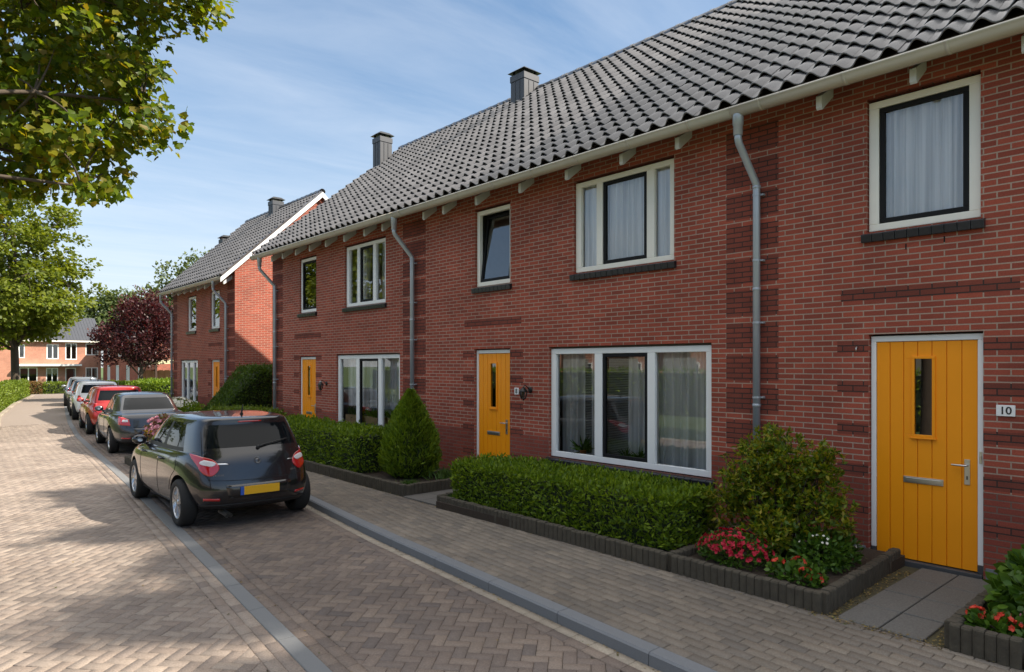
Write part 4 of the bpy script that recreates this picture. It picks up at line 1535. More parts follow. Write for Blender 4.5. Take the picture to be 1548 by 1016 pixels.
def make_car(label, B, paint, loc, heading, lights='drop', spokes=5, plate=True, wheel_style='twin', detail=2, clear=True, group='cars parked along the kerb'):
    root = thing('parked_car', label, 'car', loc, heading, group)
    L = B['L']
    res = car_shell(B)
    bvh = bvh_of(res)
    # shift so that the root is the centre of the car on the ground
    parts = []
    body = split_mesh(res, 0, 'body', paint, root); parts.append(body)
    parts.append(split_mesh(res, 2, 'trim', 'trim_black', root))
    gl = split_mesh(res, 1, 'windows', 'car_glass', root)
    parts.append(gl)
    yw = .885 * (B['lev'][4][2] / .885) - .105
    for ax in (B['ra'], B['ra'] + B['wb']):
        for s in (1, -1):
            parts.append(wheel(root, ax, s * yw, B['wr'], spokes, wheel_style))
    PI = math.pi
    hatch = B is not SEDAN
    # tail lamps wrapping round the rear corners
    if lights == 'drop':
        zb, zt = .690, .975
        for s in (1, -1):
            fn = lambda a, z, s=s: ray_out(bvh, PI - s * a, z, 1.0)
            hits = coons(fn, lambda v: .515 + .09 * (2 * v - .9) ** 2, lambda v: .76 + .28 * v ** 1.3, lambda u: zb + .02 * (1 - u) ** 2 + .11 * u ** 2, lambda u: zt - .055 * (1 - u) ** 2 + .004 * u, 18, 14)
            if hits:
                l = patch('tail_lamp', hits, 'lamp_red', root, .010); parts.append(l)
                if clear:
                    h2 = coons(fn, lambda v: .56 + .05 * (2 * v - 1) ** 2, lambda v: .77 - .06 * (2 * v - 1) ** 2, lambda u: zb + .135 + .02 * u, lambda u: zb + .20 + .02 * u, 10, 5)
                    if h2: patch('reversing_lens', h2, 'lamp_clear', l, .0135)
    elif lights == 'tall':
        for s in (1, -1):
            fn = lambda a, z, s=s: ray_out(bvh, PI - s * a, z, 1.0)
            hits = coons(fn, lambda v: .66 + .03 * v, lambda v: .82 + .02 * v, lambda u: .74, lambda u: .97, 8, 8)
            if hits:
                parts.append(patch('tail_lamp', hits, 'lamp_red', root, .010))
    else:
        for s in (1, -1):
            fn = lambda a, z, s=s: ray_out(bvh, PI - s * a, z, 1.0)
            hits = coons(fn, lambda v: .50 + .06 * v, lambda v: .86 - .05 * (1 - v), lambda u: .70 + .03 * u, lambda u: .915 - .06 * (1 - u) ** 2, 14, 8)
            if hits:
                l = patch('tail_lamp', hits, 'lamp_red', root, .010); parts.append(l)
                h2 = coons(fn, lambda v: .56 + .02 * v, lambda v: .70, lambda u: .79, lambda u: .845, 8, 4)
                if h2: patch('reversing_lens', h2, 'lamp_clear', l, .0135)
    # bumper reflectors
    for s in (1, -1):
        fn = lambda y, z, s=s: rear_pt(bvh, s * y, z)
        hits = coons(fn, lambda v: .50, lambda v: .68, lambda u: .385 + .008 * u, lambda u: .418 + .008 * u, 6, 2)
        if hits: parts.append(patch('reflector', hits, 'lamp_red', root, .004))
    # number plate in its recess panel
    fn = lambda y, z: rear_pt(bvh, y, z)
    zp = .50 if hatch else .56
    hits = coons(fn, lambda v: -.40 - .04 * v, lambda v: .40 + .04 * v, lambda u: zp - .085, lambda u: zp + .085, 10, 4)
    if hits: rp = patch('plate_panel', hits, paint, root, .003); parts.append(rp)
    if plate:
        xp = rear_pt(bvh, 0, zp)[0].x - .012
        mb = MB(); mb.box(xp, xp + .01, -.26, .215, zp - .055, zp + .055)
        pl = obj('registration_plate', mb, 'plate_yellow', root, bevel=0.003); parts.append(pl)
        mb = MB(); mb.box(xp - .0005, xp + .009, .216, .26, zp - .055, zp + .055)
        obj('plate_band', mb, 'plate_blue', pl)
    # seams
    sm = MB()
    S = []
    for s in (1, -1):
        for x0, xt, zt in ((B['knots'][3] + .05, B['knots'][3] + .02, .92), (B['knots'][3] + 1.06, B['knots'][3] + 1.12, .93)):
            S.append([side_pt(bvh, x0 + (xt - x0) * (z - .25) / (zt - .25), z, s) for z in np.linspace(.27, zt, 10)])
        xr_ = B['knots'][2]
        S.append([side_pt(bvh, B['ra'] + (B['wr'] + .1) * math.cos(t), .34 + (B['wr'] + .1) * math.sin(t), s) for t in np.linspace(.25, 1.15, 8)] +
                 [side_pt(bvh, xr_ + .12 + .02 * k, z, s) for k, z in enumerate((.80, .86, .92))])
        S.append([side_pt(bvh, x, .265, s) for x in np.linspace(B['ra'] + B['wr'] + .12, B['ra'] + B['wb'] - B['wr'] - .12, 12)])
    if hatch:
        S.append([rear_pt(bvh, y, .635 + .02 * (y / .6) ** 2) for y in np.linspace(-.62, .62, 16)])
        for s in (1, -1):
            S.append([rear_pt(bvh, s * (.62 + .05 * t ** 2), .655 + .08 * t) for t in np.linspace(0, 1, 6)])
            S.append([rear_pt(bvh, s * (.66 - .045 * t), .96 + .30 * t) for t in np.linspace(0, 1, 8)])
    else:
        S.append([rear_pt(bvh, y, .66) for y in np.linspace(-.58, .58, 16)])
        for s in (1, -1):
            S.append([rear_pt(bvh, s * (.58 + .02 * t), .66 + .25 * t) for t in np.linspace(0, 1, 6)])
    for q in S:
        q = [h for h in q if h[0] is not None]
        if len(q) > 1:
            sm = MB()
            sm.tube([p + n_ * .0003 for p, n_ in q], .0038, 5, caps=False)
            parts.append(obj('panel_gap', sm, 'seam', root))
    # bumper lower trim
    fn = lambda a, z: ray_out(bvh, PI - a, z, 1.0)
    hits = coons(fn, lambda v: -.78, lambda v: .78, lambda u: .262, lambda u: .335, 24, 3)
    if hits: parts.append(patch('bumper_trim', hits, 'trim_black', root, .006))
    # door handles and mirrors
    for s in (1, -1):
        for x in (B['knots'][3] - .14, B['knots'][3] + .95):
            p, n_ = side_pt(bvh, x, .835, s)
            if p is None: continue
            mb = MB(); mb.tube([p + Vector((-.09, s * .0, 0)), p + Vector((-.075, s * .028, .002)), p + Vector((.075, s * .028, .004)), p + Vector((.09, 0, .004))], [.010, .014, .014, .010], 8)
            parts.append(obj('door_handle', mb, paint, root))
        xm = B['knots'][5] - .22
        p, n_ = side_pt(bvh, xm, .93, s)
        if p is not None:
            mb = MB()
            rings = []
            c = p + Vector((.0, s * .12, .06))
            for t, k in ((-.075, .35), (-.07, .86), (-.04, 1.0), (.02, .92), (.07, .65), (.10, .25)):
                rings.append([mb.vert(c + Vector((t, math.cos(a) * .105 * k, math.sin(a) * .075 * k + .01 * k))) for a in np.linspace(0, 2 * PI, 14, endpoint=False)])
            for r0, r1 in zip(rings[:-1], rings[1:]):
                for k in range(14):
                    mb.face((r0[k], r0[(k + 1) % 14], r1[(k + 1) % 14], r1[k]), smooth=True)
            mb.face(rings[0][::-1], 1); mb.face(rings[-1])
            mb.tube([p + Vector((.02, -s * .02, -.01)), c + Vector((.02, -s * .06, -.035))], [.03, .022], 8)
            o = obj('mirror', mb, [paint, 'chrome'], root); parts.append(o)
    if hatch and detail > 1:
        # spoiler lip with brake lamp, wiper, badge, letters, exhaust, aerial
        zt = 1.405
        p0 = rear_pt(bvh, 0, zt)[0]
        if p0 is not None:
            fn = lambda y, z: rear_pt(bvh, y, z)
            hits = coons(fn, lambda v: -.16, lambda v: .16, lambda u: 1.372, lambda u: 1.392, 8, 2)
            if hits: parts.append(patch('brake_lamp', hits, 'lamp_red', root, .006))
        pv, nv = rear_pt(bvh, -.04, 1.035)
        mb = MB()
        mb.lathe([(0, 0), (.028, 0), (.024, .03), (0, .034)], (0, 0, 0), 'z', 14)
        R_ = nv.to_track_quat('Z', 'Y').to_matrix()
        mb.v = [tuple(pv + R_ @ Vector(q)) for q in mb.v]
        pts = []
        for y in np.linspace(-.04, -.46, 10):
            q, n_ = rear_pt(bvh, y, 1.035 + .075 * ((-.04 - y) / .42) ** .8)
            pts.append(q + n_ * .03)
        mb.tube(pts, [.012] * 3 + [.009] * 7, 7)
        parts.append(obj('rear_wiper', mb, 'trim_black', root))
        # oval badge with pale ring
        q, n_ = rear_pt(bvh, 0, .875)
        R_ = n_.to_track_quat('Z', 'Y').to_matrix()
        mb = MB(); mb.lathe([(.0, .006), (.022, .007), (.025, .004), (.036, .004), (.040, .008), (.047, .008), (.050, 0)], (0, 0, 0), 'z', 28)
        mb.v = [tuple(q + R_ @ Vector(k)) for k in mb.v]
        parts.append(obj('badge', mb, 'paint_grey', root))
        fn = lambda y, z: rear_pt(bvh, y, z)
        h3 = coons(fn, lambda v: .36 + .05 * v, lambda v: .575 - .02 * v, lambda u: .842 + .006 * u, lambda u: .862 + .004 * u, 8, 2)
        if h3: parts.append(patch('chrome_strip', h3, 'chrome', root, .006))
        h3 = coons(fn, lambda v: -.42, lambda v: -.56, lambda u: .846, lambda u: .856, 8, 2)
        if h3: parts.append(patch('chrome_strip', h3, 'chrome', root, .006))
        mb = MB()
        for (ya_, yb_, zz, cnt) in ((.575, .445, .715, 7), (-.44, -.52, .715, 4)):
            for k in range(cnt):
                y = ya_ + (yb_ - ya_) * (k + .5) / cnt
                q, n_ = rear_pt(bvh, y, zz)
                w_ = abs(yb_ - ya_) / cnt * .33
                mb.box(q.x - .005, q.x + .004, y - w_, y + w_, zz - .008, zz - .003); mb.box(q.x - .005, q.x + .004, y - w_, y + w_, zz + .004, zz + .009)
                if k % 2:
                    mb.box(q.x - .005, q.x + .004, y - w_, y - w_ * .3, zz - .003, zz + .004)
        parts.append(obj('badge_letters', mb, 'chrome', root))
        mb = MB(); mb.tube([(.35, .42, .20), (.12, .42, .195), (.055, .42, .185)], [.024, .024, .026], 12, caps=False)
        mb.tube([(.35, .37, .20), (.12, .37, .195), (.06, .37, .185)], [.024, .024, .026], 12, caps=False)
        parts.append(obj('exhaust', mb, 'steel', root))
    if hatch:
        h = bvh.ray_cast(Vector((.75, 0, 3)), Vector((0, 0, -1)))
        if h[0] is not None:
            mb = MB(); mb.tube([h[0], h[0] + Vector((-.005, 0, .02)), h[0] + Vector((-.06, 0, .14))], [.028, .014, .005], 8)
            parts.append(obj('aerial', mb, 'trim_black', root))
    # move everything so the root sits at the middle of the car
    for o in parts:
        o.location = (-L / 2, 0, 0)
    return root


def place(rear_axle, heading_dx, B):
    """root position from the rear axle centre; heading = direction (dx, 1)"""
    h = Vector((heading_dx, 1, 0)).normalized()
    d = B['L'] / 2 - B['ra']
    return (rear_axle[0] + h.x * d, rear_axle[1] + h.y * d, ZR), math.atan2(h.y, h.x)


l_, a_ = place((-4.15, 9.78), .03, HATCH)
make_car('black five door hatchback nearest the camera, with a yellow rear plate', HATCH, 'paint_black', l_, a_)
l_, a_ = place((-3.10, 19.05), .09, SEDAN)
make_car('dark grey saloon parked just ahead of the black hatchback', SEDAN, 'paint_grey', l_, a_, 'wide', 7, wheel_style='one')
RED = scaled(HATCH, 1.05, .3)
l_, a_ = place((-2.58, 24.7), .10, RED)
make_car('red hatchback parked between the grey saloon and the white car', RED, 'paint_red', l_, a_, 'tall', 7, wheel_style='one', detail=1)
WHT = scaled(HATCH, 1.08, .45)
l_, a_ = place((-1.85, 31.6), .12, WHT)
make_car('white hatchback parked ahead of the red one', WHT, 'paint_white', l_, a_, 'tall', 7, wheel_style='one', detail=1)
l_, a_ = place((-1.15, 37.0), .14, HATCH)
make_car('dark blue hatchback parked ahead of the white car', HATCH, 'paint_blue', l_, a_, 'drop', 5, detail=1)
EST = scaled(HATCH, 1.1, .5)
l_, a_ = place((-.50, 42.4), .15, EST)
make_car('silver car parked farthest away at the head of the row', EST, 'paint_silver', l_, a_, 'tall', 5, detail=1)
# -------- END OF CARS
# ------------------------------------------------------------------ foliage
TEMPL = {
    # x along the leaf, y across, z out of the leaf plane ; polygons
    'kite': ([(0, 0, 0), (.42, .5, .06), (1, 0, 0), (.42, -.5, .06)], [(0, 3, 2, 1)]),
    'oval': ([(0, 0, 0), (.25, .40, .05), (.62, .46, .05), (1, 0, -.03), (.62, -.46, .05), (.25, -.40, .05), (.5, 0, 0)],
             [(0, 6, 2, 1), (2, 6, 3), (0, 5, 4, 6), (6, 4, 3)]),
    'maple': ([(0, 0, 0), (.02, .34, .02), (.10, .54, .0), (.36, .44, .05), (.60, .58, .0), (.68, .30, .04), (1, 0, -.10),
               (.68, -.30, .04), (.60, -.58, .0), (.36, -.44, .05), (.10, -.54, .0), (.02, -.34, .02), (.32, 0, -.03)],
              [(12, 0, 11, 10), (12, 10, 9, 8), (12, 8, 7, 6), (12, 6, 5, 4), (12, 4, 3, 2), (12, 2, 1, 0)]),
}


def unit(a):
    return a / np.maximum(1e-9, np.linalg.norm(a, axis=1, keepdims=True))


def leaf_mesh(name, P, A, Nn, size, aspect, mat, templ='kite', parent=None, loc=None, seed=0):
    """one leaf per point: axis A, face normal near Nn, size array"""
    n = len(P)
    T, polys = TEMPL[templ]
    T = np.array(T)
    A = unit(A)
    S = unit(np.cross(Nn, A) + 1e-6)
    B = np.cross(A, S)
    size = np.broadcast_to(size, (n,))
    V = (P[:, None, :] + size[:, None, None] * (T[None, :, 0:1] * A[:, None, :] + T[None, :, 1:2] * aspect * S[:, None, :] + T[None, :, 2:3] * B[:, None, :]))
    k = len(T)
    flat = np.array([i for p in polys for i in p])
    lens = np.array([len(p) for p in polys])
    loops = (np.arange(n)[:, None] * k + flat[None, :]).ravel()
    st = np.concatenate([[0], np.cumsum(lens)[:-1]])
    starts = (np.arange(n)[:, None] * len(flat) + st[None, :]).ravel()
    return np_mesh(name, V.reshape(-1, 3), loops, starts, mat, parent=parent, loc=loc)


def rnd_dir(rng, n):
    return unit(rng.normal(size=(n, 3)))


GREEN = [(0.020, 0.055, 0.008), (0.035, 0.085, 0.012), (0.055, 0.120, 0.016), (0.085, 0.150, 0.020)]
leaf_mat('leaf_hedge', [(0.065, 0.125, 0.007), (0.110, 0.185, 0.009), (0.160, 0.245, 0.013), (0.235, 0.320, 0.019)], 0.38, 0.5)
leaf_mat('leaf_hedge_pale', [(0.090, 0.140, 0.012), (0.135, 0.195, 0.017), (0.185, 0.245, 0.024)], 0.3, 0.45)
leaf_mat('leaf_yew', [(0.040, 0.080, 0.008), (0.060, 0.110, 0.010), (0.085, 0.140, 0.012)], 0.3, 0.55)
leaf_mat('leaf_conifer', [(0.080, 0.145, 0.008), (0.140, 0.215, 0.012), (0.215, 0.295, 0.018)], 0.3, 0.55)
leaf_mat('leaf_shrub', [(0.050, 0.105, 0.008), (0.085, 0.150, 0.009), (0.140, 0.200, 0.011), (0.230, 0.255, 0.014), (0.340, 0.270, 0.016)], 0.40, 0.4)
leaf_mat('leaf_broad', [(0.040, 0.095, 0.010), (0.065, 0.140, 0.014), (0.100, 0.185, 0.018)], 0.25, 0.45)
leaf_mat('leaf_maple', [(0.060, 0.110, 0.008), (0.095, 0.150, 0.010), (0.140, 0.195, 0.012), (0.215, 0.250, 0.014), (0.215, 0.165, 0.018)], 0.55, 0.42, (1.5, 1.35, 0.45))
leaf_mat('leaf_shade', [(0.05, 0.085, 0.012), (0.08, 0.12, 0.016)], 0.12, 0.5)
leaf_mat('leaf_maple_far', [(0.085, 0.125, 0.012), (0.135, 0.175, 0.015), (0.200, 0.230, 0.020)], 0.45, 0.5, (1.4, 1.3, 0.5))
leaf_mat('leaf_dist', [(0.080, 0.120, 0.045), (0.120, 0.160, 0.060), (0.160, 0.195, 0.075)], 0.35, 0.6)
leaf_mat('leaf_purple', [(0.030, 0.010, 0.014), (0.050, 0.014, 0.020), (0.085, 0.024, 0.028), (0.120, 0.045, 0.035)], 0.3, 0.45, (1.5, 0.6, 0.6))
leaf_mat('leaf_rusty', [(0.22, 0.10, 0.05), (0.30, 0.14, 0.07), (0.14, 0.15, 0.04), (0.20, 0.19, 0.05)], 0.3, 0.5)
leaf_mat('petal_red', [(0.36, 0.006, 0.024), (0.50, 0.012, 0.040), (0.58, 0.028, 0.066)], 0.3, 0.5, (1.1, .8, .8))
leaf_mat('petal_coral', [(0.62, 0.045, 0.025), (0.74, 0.075, 0.040), (0.80, 0.14, 0.09)], 0.3, 0.5, (1.1, .8, .8))
leaf_mat('petal_pink', [(0.62, 0.22, 0.30), (0.72, 0.36, 0.42), (0.5, 0.13, 0.2)], 0.3, 0.5, (1, 1, 1))
leaf_mat('petal_white', [(0.72, 0.70, 0.58), (0.82, 0.80, 0.70)], 0.3, 0.5, (1, 1, 1))
leaf_mat('litter', [(0.20, 0.14, 0.05), (0.30, 0.22, 0.07), (0.12, 0.08, 0.04), (0.08, 0.10, 0.03)], 0.1, 0.8)
leaf_mat('grass_blade', [(0.05, 0.11, 0.02), (0.08, 0.15, 0.03), (0.11, 0.18, 0.04)], 0.3, 0.5)
plain('twig_green', (0.022, 0.034, 0.014), 0.95, var=0.5, scale=18, bump=0.5)


def smooth_noise(p, s, seed=0):
    """cheap band limited noise for numpy points"""
    r = np.random.default_rng(seed)
    out = np.zeros(len(p))
    for k in range(6):
        d = r.normal(size=3); ph = r.uniform(0, 7)
        out += np.sin(p @ d * s * (0.7 + 0.35 * k) + ph) / (1 + 0.3 * k)
    return out / 3.0


def box_hedge(name, label, cat, x0, x1, y0, y1, z0, z1, n, size, mat, aspect=0.45, templ='kite', seed=1, group=None, rough=0.05, heightf=None, xshift=None, upb=0.5, loc=None):
    """clipped hedge: twiggy core and leaves through the outer skin of a box"""
    rng = np.random.default_rng(seed)
    root = thing(name, label, cat, ((x0 + x1) / 2, (y0 + y1) / 2, z0), 0, group)
    ax, ay, az = (y1 - y0) * (z1 - z0), (x1 - x0) * (z1 - z0), (x1 - x0) * (y1 - y0)
    w = np.array([ax, ax, ay, ay, az * 1.25]); w /= w.sum()
    f = rng.choice(5, n, p=w)
    u, v = rng.random(n), rng.random(n)
    P = np.zeros((n, 3)); Nn = np.zeros((n, 3))
    for k in range(5):
        m = f == k
        if k < 2:
            P[m] = np.stack([np.full(m.sum(), (x0, x1)[k]), y0 + (y1 - y0) * u[m], z0 + (z1 - z0) * v[m]], 1); Nn[m, 0] = (-1, 1)[k]
        elif k < 4:
            P[m] = np.stack([x0 + (x1 - x0) * u[m], np.full(m.sum(), (y0, y1)[k - 2]), z0 + (z1 - z0) * v[m]], 1); Nn[m, 1] = (-1, 1)[k - 2]
        else:
            P[m] = np.stack([x0 + (x1 - x0) * u[m], y0 + (y1 - y0) * v[m], np.full(m.sum(), z1)], 1); Nn[m, 2] = 1
    # round the edges a little, then push in and out
    c = np.array([(x0 + x1) / 2, (y0 + y1) / 2, (z0 + z1) / 2])
    hlf = np.array([(x1 - x0) / 2, (y1 - y0) / 2, (z1 - z0) / 2])
    q = (P - c)
    rr = min(hlf) * 0.28
    inn = np.clip(q, -(hlf - rr), hlf - rr)
    dlt = q - inn
    dl = np.linalg.norm(dlt, axis=1, keepdims=True)
    P = c + inn + dlt / np.maximum(dl, 1e-6) * np.minimum(dl, rr)
    P[:, 2] = np.maximum(P[:, 2], z0)
    off = smooth_noise(P, 5.0, seed) * rough + rng.normal(0, rough * .6, n) - np.abs(rng.normal(0, rough * .9, n))
    P = P + Nn * off[:, None]
    if heightf:
        P[:, 2] = z0 + (P[:, 2] - z0) * heightf(P[:, 0], P[:, 1])
    if xshift:
        P[:, 0] += xshift(P[:, 1])
    A = unit(Nn * 0.55 + rng.normal(0, 0.55, (n, 3)) + np.array([0, 0, upb]))
    NN = unit(Nn * 0.6 + rng.normal(0, 0.6, (n, 3)) + np.array([0, 0, .35]))
    leaf_mesh('leaves', P, A, NN, size * rng.uniform(.65, 1.25, n), aspect, mat, templ, parent=root)
    mb = MB()
    e = rough * 1.6 + 0.02
    ny = max(2, int((y1 - y0) / 0.5)); nx = 5
    ys = np.linspace(y0 + e, y1 - e, ny + 1); xs = np.linspace(x0 + e, x1 - e, nx + 1)
    def top(x, y):
        h = (z1 - z0)
        if heightf:
            h = h * float(heightf(np.array([x]), np.array([y]))[0])
        return z0 + max(.02, h - e)
    sx = (lambda y: float(xshift(np.array([y]))[0])) if xshift else (lambda y: 0.0)
    g_ = [[mb.vert((x + sx(y), y, top(x, y))) for x in xs] for y in ys]
    for i in range(ny):
        for j in range(nx):
            mb.face((g_[i][j], g_[i][j + 1], g_[i + 1][j + 1], g_[i + 1][j]))
    b_ = [[mb.vert((x + sx(y), y, z0)) for x in xs] for y in ys]
    edge = [(0, j) for j in range(nx)] + [(i, nx) for i in range(ny)] + [(ny, j) for j in range(nx, 0, -1)] + [(i, 0) for i in range(ny, 0, -1)]
    for a, b in zip(edge, edge[1:] + edge[:1]):
        mb.face((b_[a[0]][a[1]], b_[b[0]][b[1]], g_[b[0]][b[1]], g_[a[0]][a[1]]))
    obj('branches', mb, 'twig_green', root)
    return root


def lobe_shrub(name, label, cat, base, lobes, n, size, mat, aspect=0.45, templ='kite', seed=1, group=None, shell=0.35, stems=8, upb=0.35, flowers=None, stem_mat='twig', rosette=0):
    """loose shrub: leaves through a few ellipsoid lobes, stems from the base; lobes (dx,dy,dz,rx,ry,rz)"""
    rng = np.random.default_rng(seed)
    root = thing(name, label, cat, base, 0, group)
    B_ = np.array(base)
    L_ = np.array(lobes, dtype=float)
    w = L_[:, 3] * L_[:, 4] * L_[:, 5]; w = w ** .67; w /= w.sum()
    k = rng.choice(len(L_), n, p=w)
    d = rnd_dir(rng, n)
    r = 1 - shell * rng.random(n) ** 1.5
    P = B_ + L_[k, :3] + d * L_[k, 3:6] * r[:, None]
    P += 0.06 * np.mean(L_[:, 3]) * smooth_noise(P, 9, seed)[:, None] * d
    ok = P[:, 2] > base[2] + 0.01
    P, d, k = P[ok], d[ok], k[ok]
    n = len(P)
    if rosette:                       # whorls of leaves at the twig tips, gaps between them
        tips, td = P[:n // rosette], d[:n // rosette]
        pick = np.repeat(np.arange(len(tips)), rosette)
        ax = unit(td[pick] + np.repeat(rng.normal(0, .35, (len(tips), 3)), rosette, 0) + np.array([0, 0, .5]))
        rad = rnd_dir(rng, len(pick))
        rad = unit(rad - ax * np.sum(rad * ax, 1, keepdims=True))
        P = tips[pick] + ax * rng.uniform(-.03, .02, (len(pick), 1))
        d = unit(ax * rng.uniform(.2, 1.0, (len(pick), 1)) + rad * .9)
        n = len(P)
    A = unit(d * .8 + rng.normal(0, .5, (n, 3)) + np.array([0, 0, upb]))
    NN = unit(d * .5 + rng.normal(0, .6, (n, 3)) + np.array([0, 0, .5]))
    leaf_mesh('leaves', P, A, NN, size * rng.uniform(.6, 1.25, n), aspect, mat, templ, parent=root)
    mb = MB()
    for s in range(stems):
        l = L_[s % len(L_)]
        t = B_ + l[:3] + np.array([rng.normal(0, .3) * l[3], rng.normal(0, .3) * l[4], rng.uniform(0, .6) * l[5]])
        b0 = B_ + np.array([rng.normal(0, .05), rng.normal(0, .05), -.02])
        m = (b0 + t) / 2 + np.array([rng.normal(0, .04), rng.normal(0, .04), .03])
        mb.tube([b0, m, t], [.011, .008, .004], 5)
    obj('stems', mb, stem_mat, root)
    if flowers:
        fm, fn, fs, fl = flowers      # material, heads, petal size, lobes for the heads
        FL = np.array(fl, dtype=float)
        heads = []
        for i in range(fn):
            q = FL[i % len(FL)]
            dd = rnd_dir(rng, 1)[0]; dd[2] = abs(dd[2]) * 1.1 + .1; dd /= np.linalg.norm(dd)
            heads.append((B_ + q[:3] + dd * q[3:6] * rng.uniform(.92, 1.06), dd))
        groups = [heads]
        if fn <= 100:
            groups = [heads[i::len(FL)] for i in range(len(FL))] if len(FL) >= 3 else [[h_] for h_ in heads]
        for hs in groups:
            Pf, Af, Nf = [], [], []
            for c, dd in hs:
                t1 = np.cross(dd, [0.3, .2, 1]); t1 /= np.linalg.norm(t1); t2 = np.cross(dd, t1)
                m = 6
                a0 = rng.uniform(0, 6)
                for j in range(m):
                    a = a0 + 2 * math.pi * j / m
                    v = t1 * math.cos(a) + t2 * math.sin(a)
                    Pf.append(c + rng.normal(0, fs * .05, 3)); Af.append(v + dd * .45); Nf.append(dd + rng.normal(0, .15, 3))
            nf = len(Pf)
            leaf_mesh('flower_head' if len(groups) > 1 else 'flowers', np.array(Pf), np.array(Af), np.array(Nf), fs * rng.uniform(.8, 1.2, nf), .85, fm, 'oval', parent=root)
    return root


def limb(mb, a, b, r0, r1, rng, sag=0.06, seg=7):
    a, b = np.array(a, float), np.array(b, float)
    L = np.linalg.norm(b - a)
    pts, rr = [], []
    o = rng.normal(0, sag * L, 3)
    for i in range(6):
        t = i / 5
        p = a + (b - a) * t + o * math.sin(math.pi * t) + np.array([0, 0, sag * 1.5 * L]) * math.sin(math.pi * t) * .5
        pts.append(p); rr.append(r0 + (r1 - r0) * t)
    mb.tube(pts, rr, seg, caps=False)
    return pts


def tree(name, label, base, th, tr, clusters, nleaf, csize, lsize, mat, templ='kite', aspect=0.8, seed=1, group=None, limbs=14, droop=0.15, flat=0.75, bark='bark', lean=(0, 0)):
    """trunk, limbs to the leaf clusters, many separate leaves; clusters = world positions"""
    rng = np.random.default_rng(seed)
    root = thing(name, label, 'tree', base, 0, group)
    C = np.array(clusters, float)
    cen = C.mean(0)
    mb = MB()
    b0 = np.array(base, float)
    top = np.array([b0[0] + lean[0], b0[1] + lean[1], b0[2] + th])
    apex = np.array([cen[0] * .6 + top[0] * .4, cen[1] * .6 + top[1] * .4, cen[2] + (C[:, 2].max() - cen[2]) * .55])
    mb.tube([b0 + [0, 0, -.1], b0 + [0, 0, .15], b0 + (top - b0) * .5 + [tr * .2, -tr * .15, 0], top, (top + apex) / 2 + rng.normal(0, .12, 3), apex],
            [tr * 1.45, tr * 1.1, tr * .92, tr * .8, tr * .5, tr * .14], 12)
    obj('trunk', mb, bark, root)
    mb = MB()
    # main limbs go to spread cluster positions, remaining clusters hang on the nearest limb
    idx = [int(rng.integers(len(C)))]
    while len(idx) < min(limbs, len(C)):
        d = np.min(np.linalg.norm(C[:, None] - C[idx][None], axis=2), axis=1)
        idx.append(int(d.argmax()))
    nodes = []
    for i in idx:
        z = rng.uniform(.0, .75)
        st = top + (apex - top) * z
        if C[i][2] < st[2]:
            st = top
        pts = limb(mb, st, C[i], tr * (.42 - .2 * z), tr * .05, rng, .05)
        nodes += pts[2:]
    nodes = np.array(nodes)
    for i in range(len(C)):
        if i in idx:
            continue
        d = np.linalg.norm(nodes - C[i], axis=1)
        j = int(d.argmin())
        limb(mb, nodes[j], C[i], tr * .07, tr * .02, rng, .07, 5)
    obj('branches', mb, bark, root)
    n = len(C) * nleaf
    k = np.repeat(np.arange(len(C)), nleaf)
    off = np.clip(rng.normal(0, 1, (n, 3)), -1.7, 1.7) * np.array([1, 1, flat]) * csize
    P = C[k] + off
    out = unit(P - cen)
    A = unit(out * .7 + rng.normal(0, .6, (n, 3)) + np.array([0, 0, -droop]))
    NN = unit(np.array([0, 0, .9]) + out * .45 + rng.normal(0, .5, (n, 3)))
    leaf_mesh('crown', P, A, NN, lsize * rng.uniform(.65, 1.25, n), aspect, mat, templ, parent=root)
    return root


def crown_pts(rng, lobes, n, shell=0.55):
    L_ = np.array(lobes, float)
    w = (L_[:, 3] * L_[:, 4] * L_[:, 5]) ** .67; w /= w.sum()
    k = rng.choice(len(L_), n, p=w)
    d = rnd_dir(rng, n)
    r = 1 - shell * rng.random(n) ** 1.3
    return L_[k, :3] + d * L_[k, 3:6] * r[:, None]


# ---- planting beds: soil, edging blocks, paths
g = MB()
g.box(-1.98, 0.0, 2.56, 8.12, -0.1, 0.125)
g.box(-1.98, 0.0, -3.0, 1.55, -0.1, 0.105)
g.box(-1.80, 0.0, 9.28, 15.85, -0.1, 0.105)
g.box(-1.5, 0.0, 17.25, 20.6, -0.1, 0.06)
g.box(-0.75, X2, 23.8, 31.5, -0.1, 0.05)
struct('soil', g, 'soil')


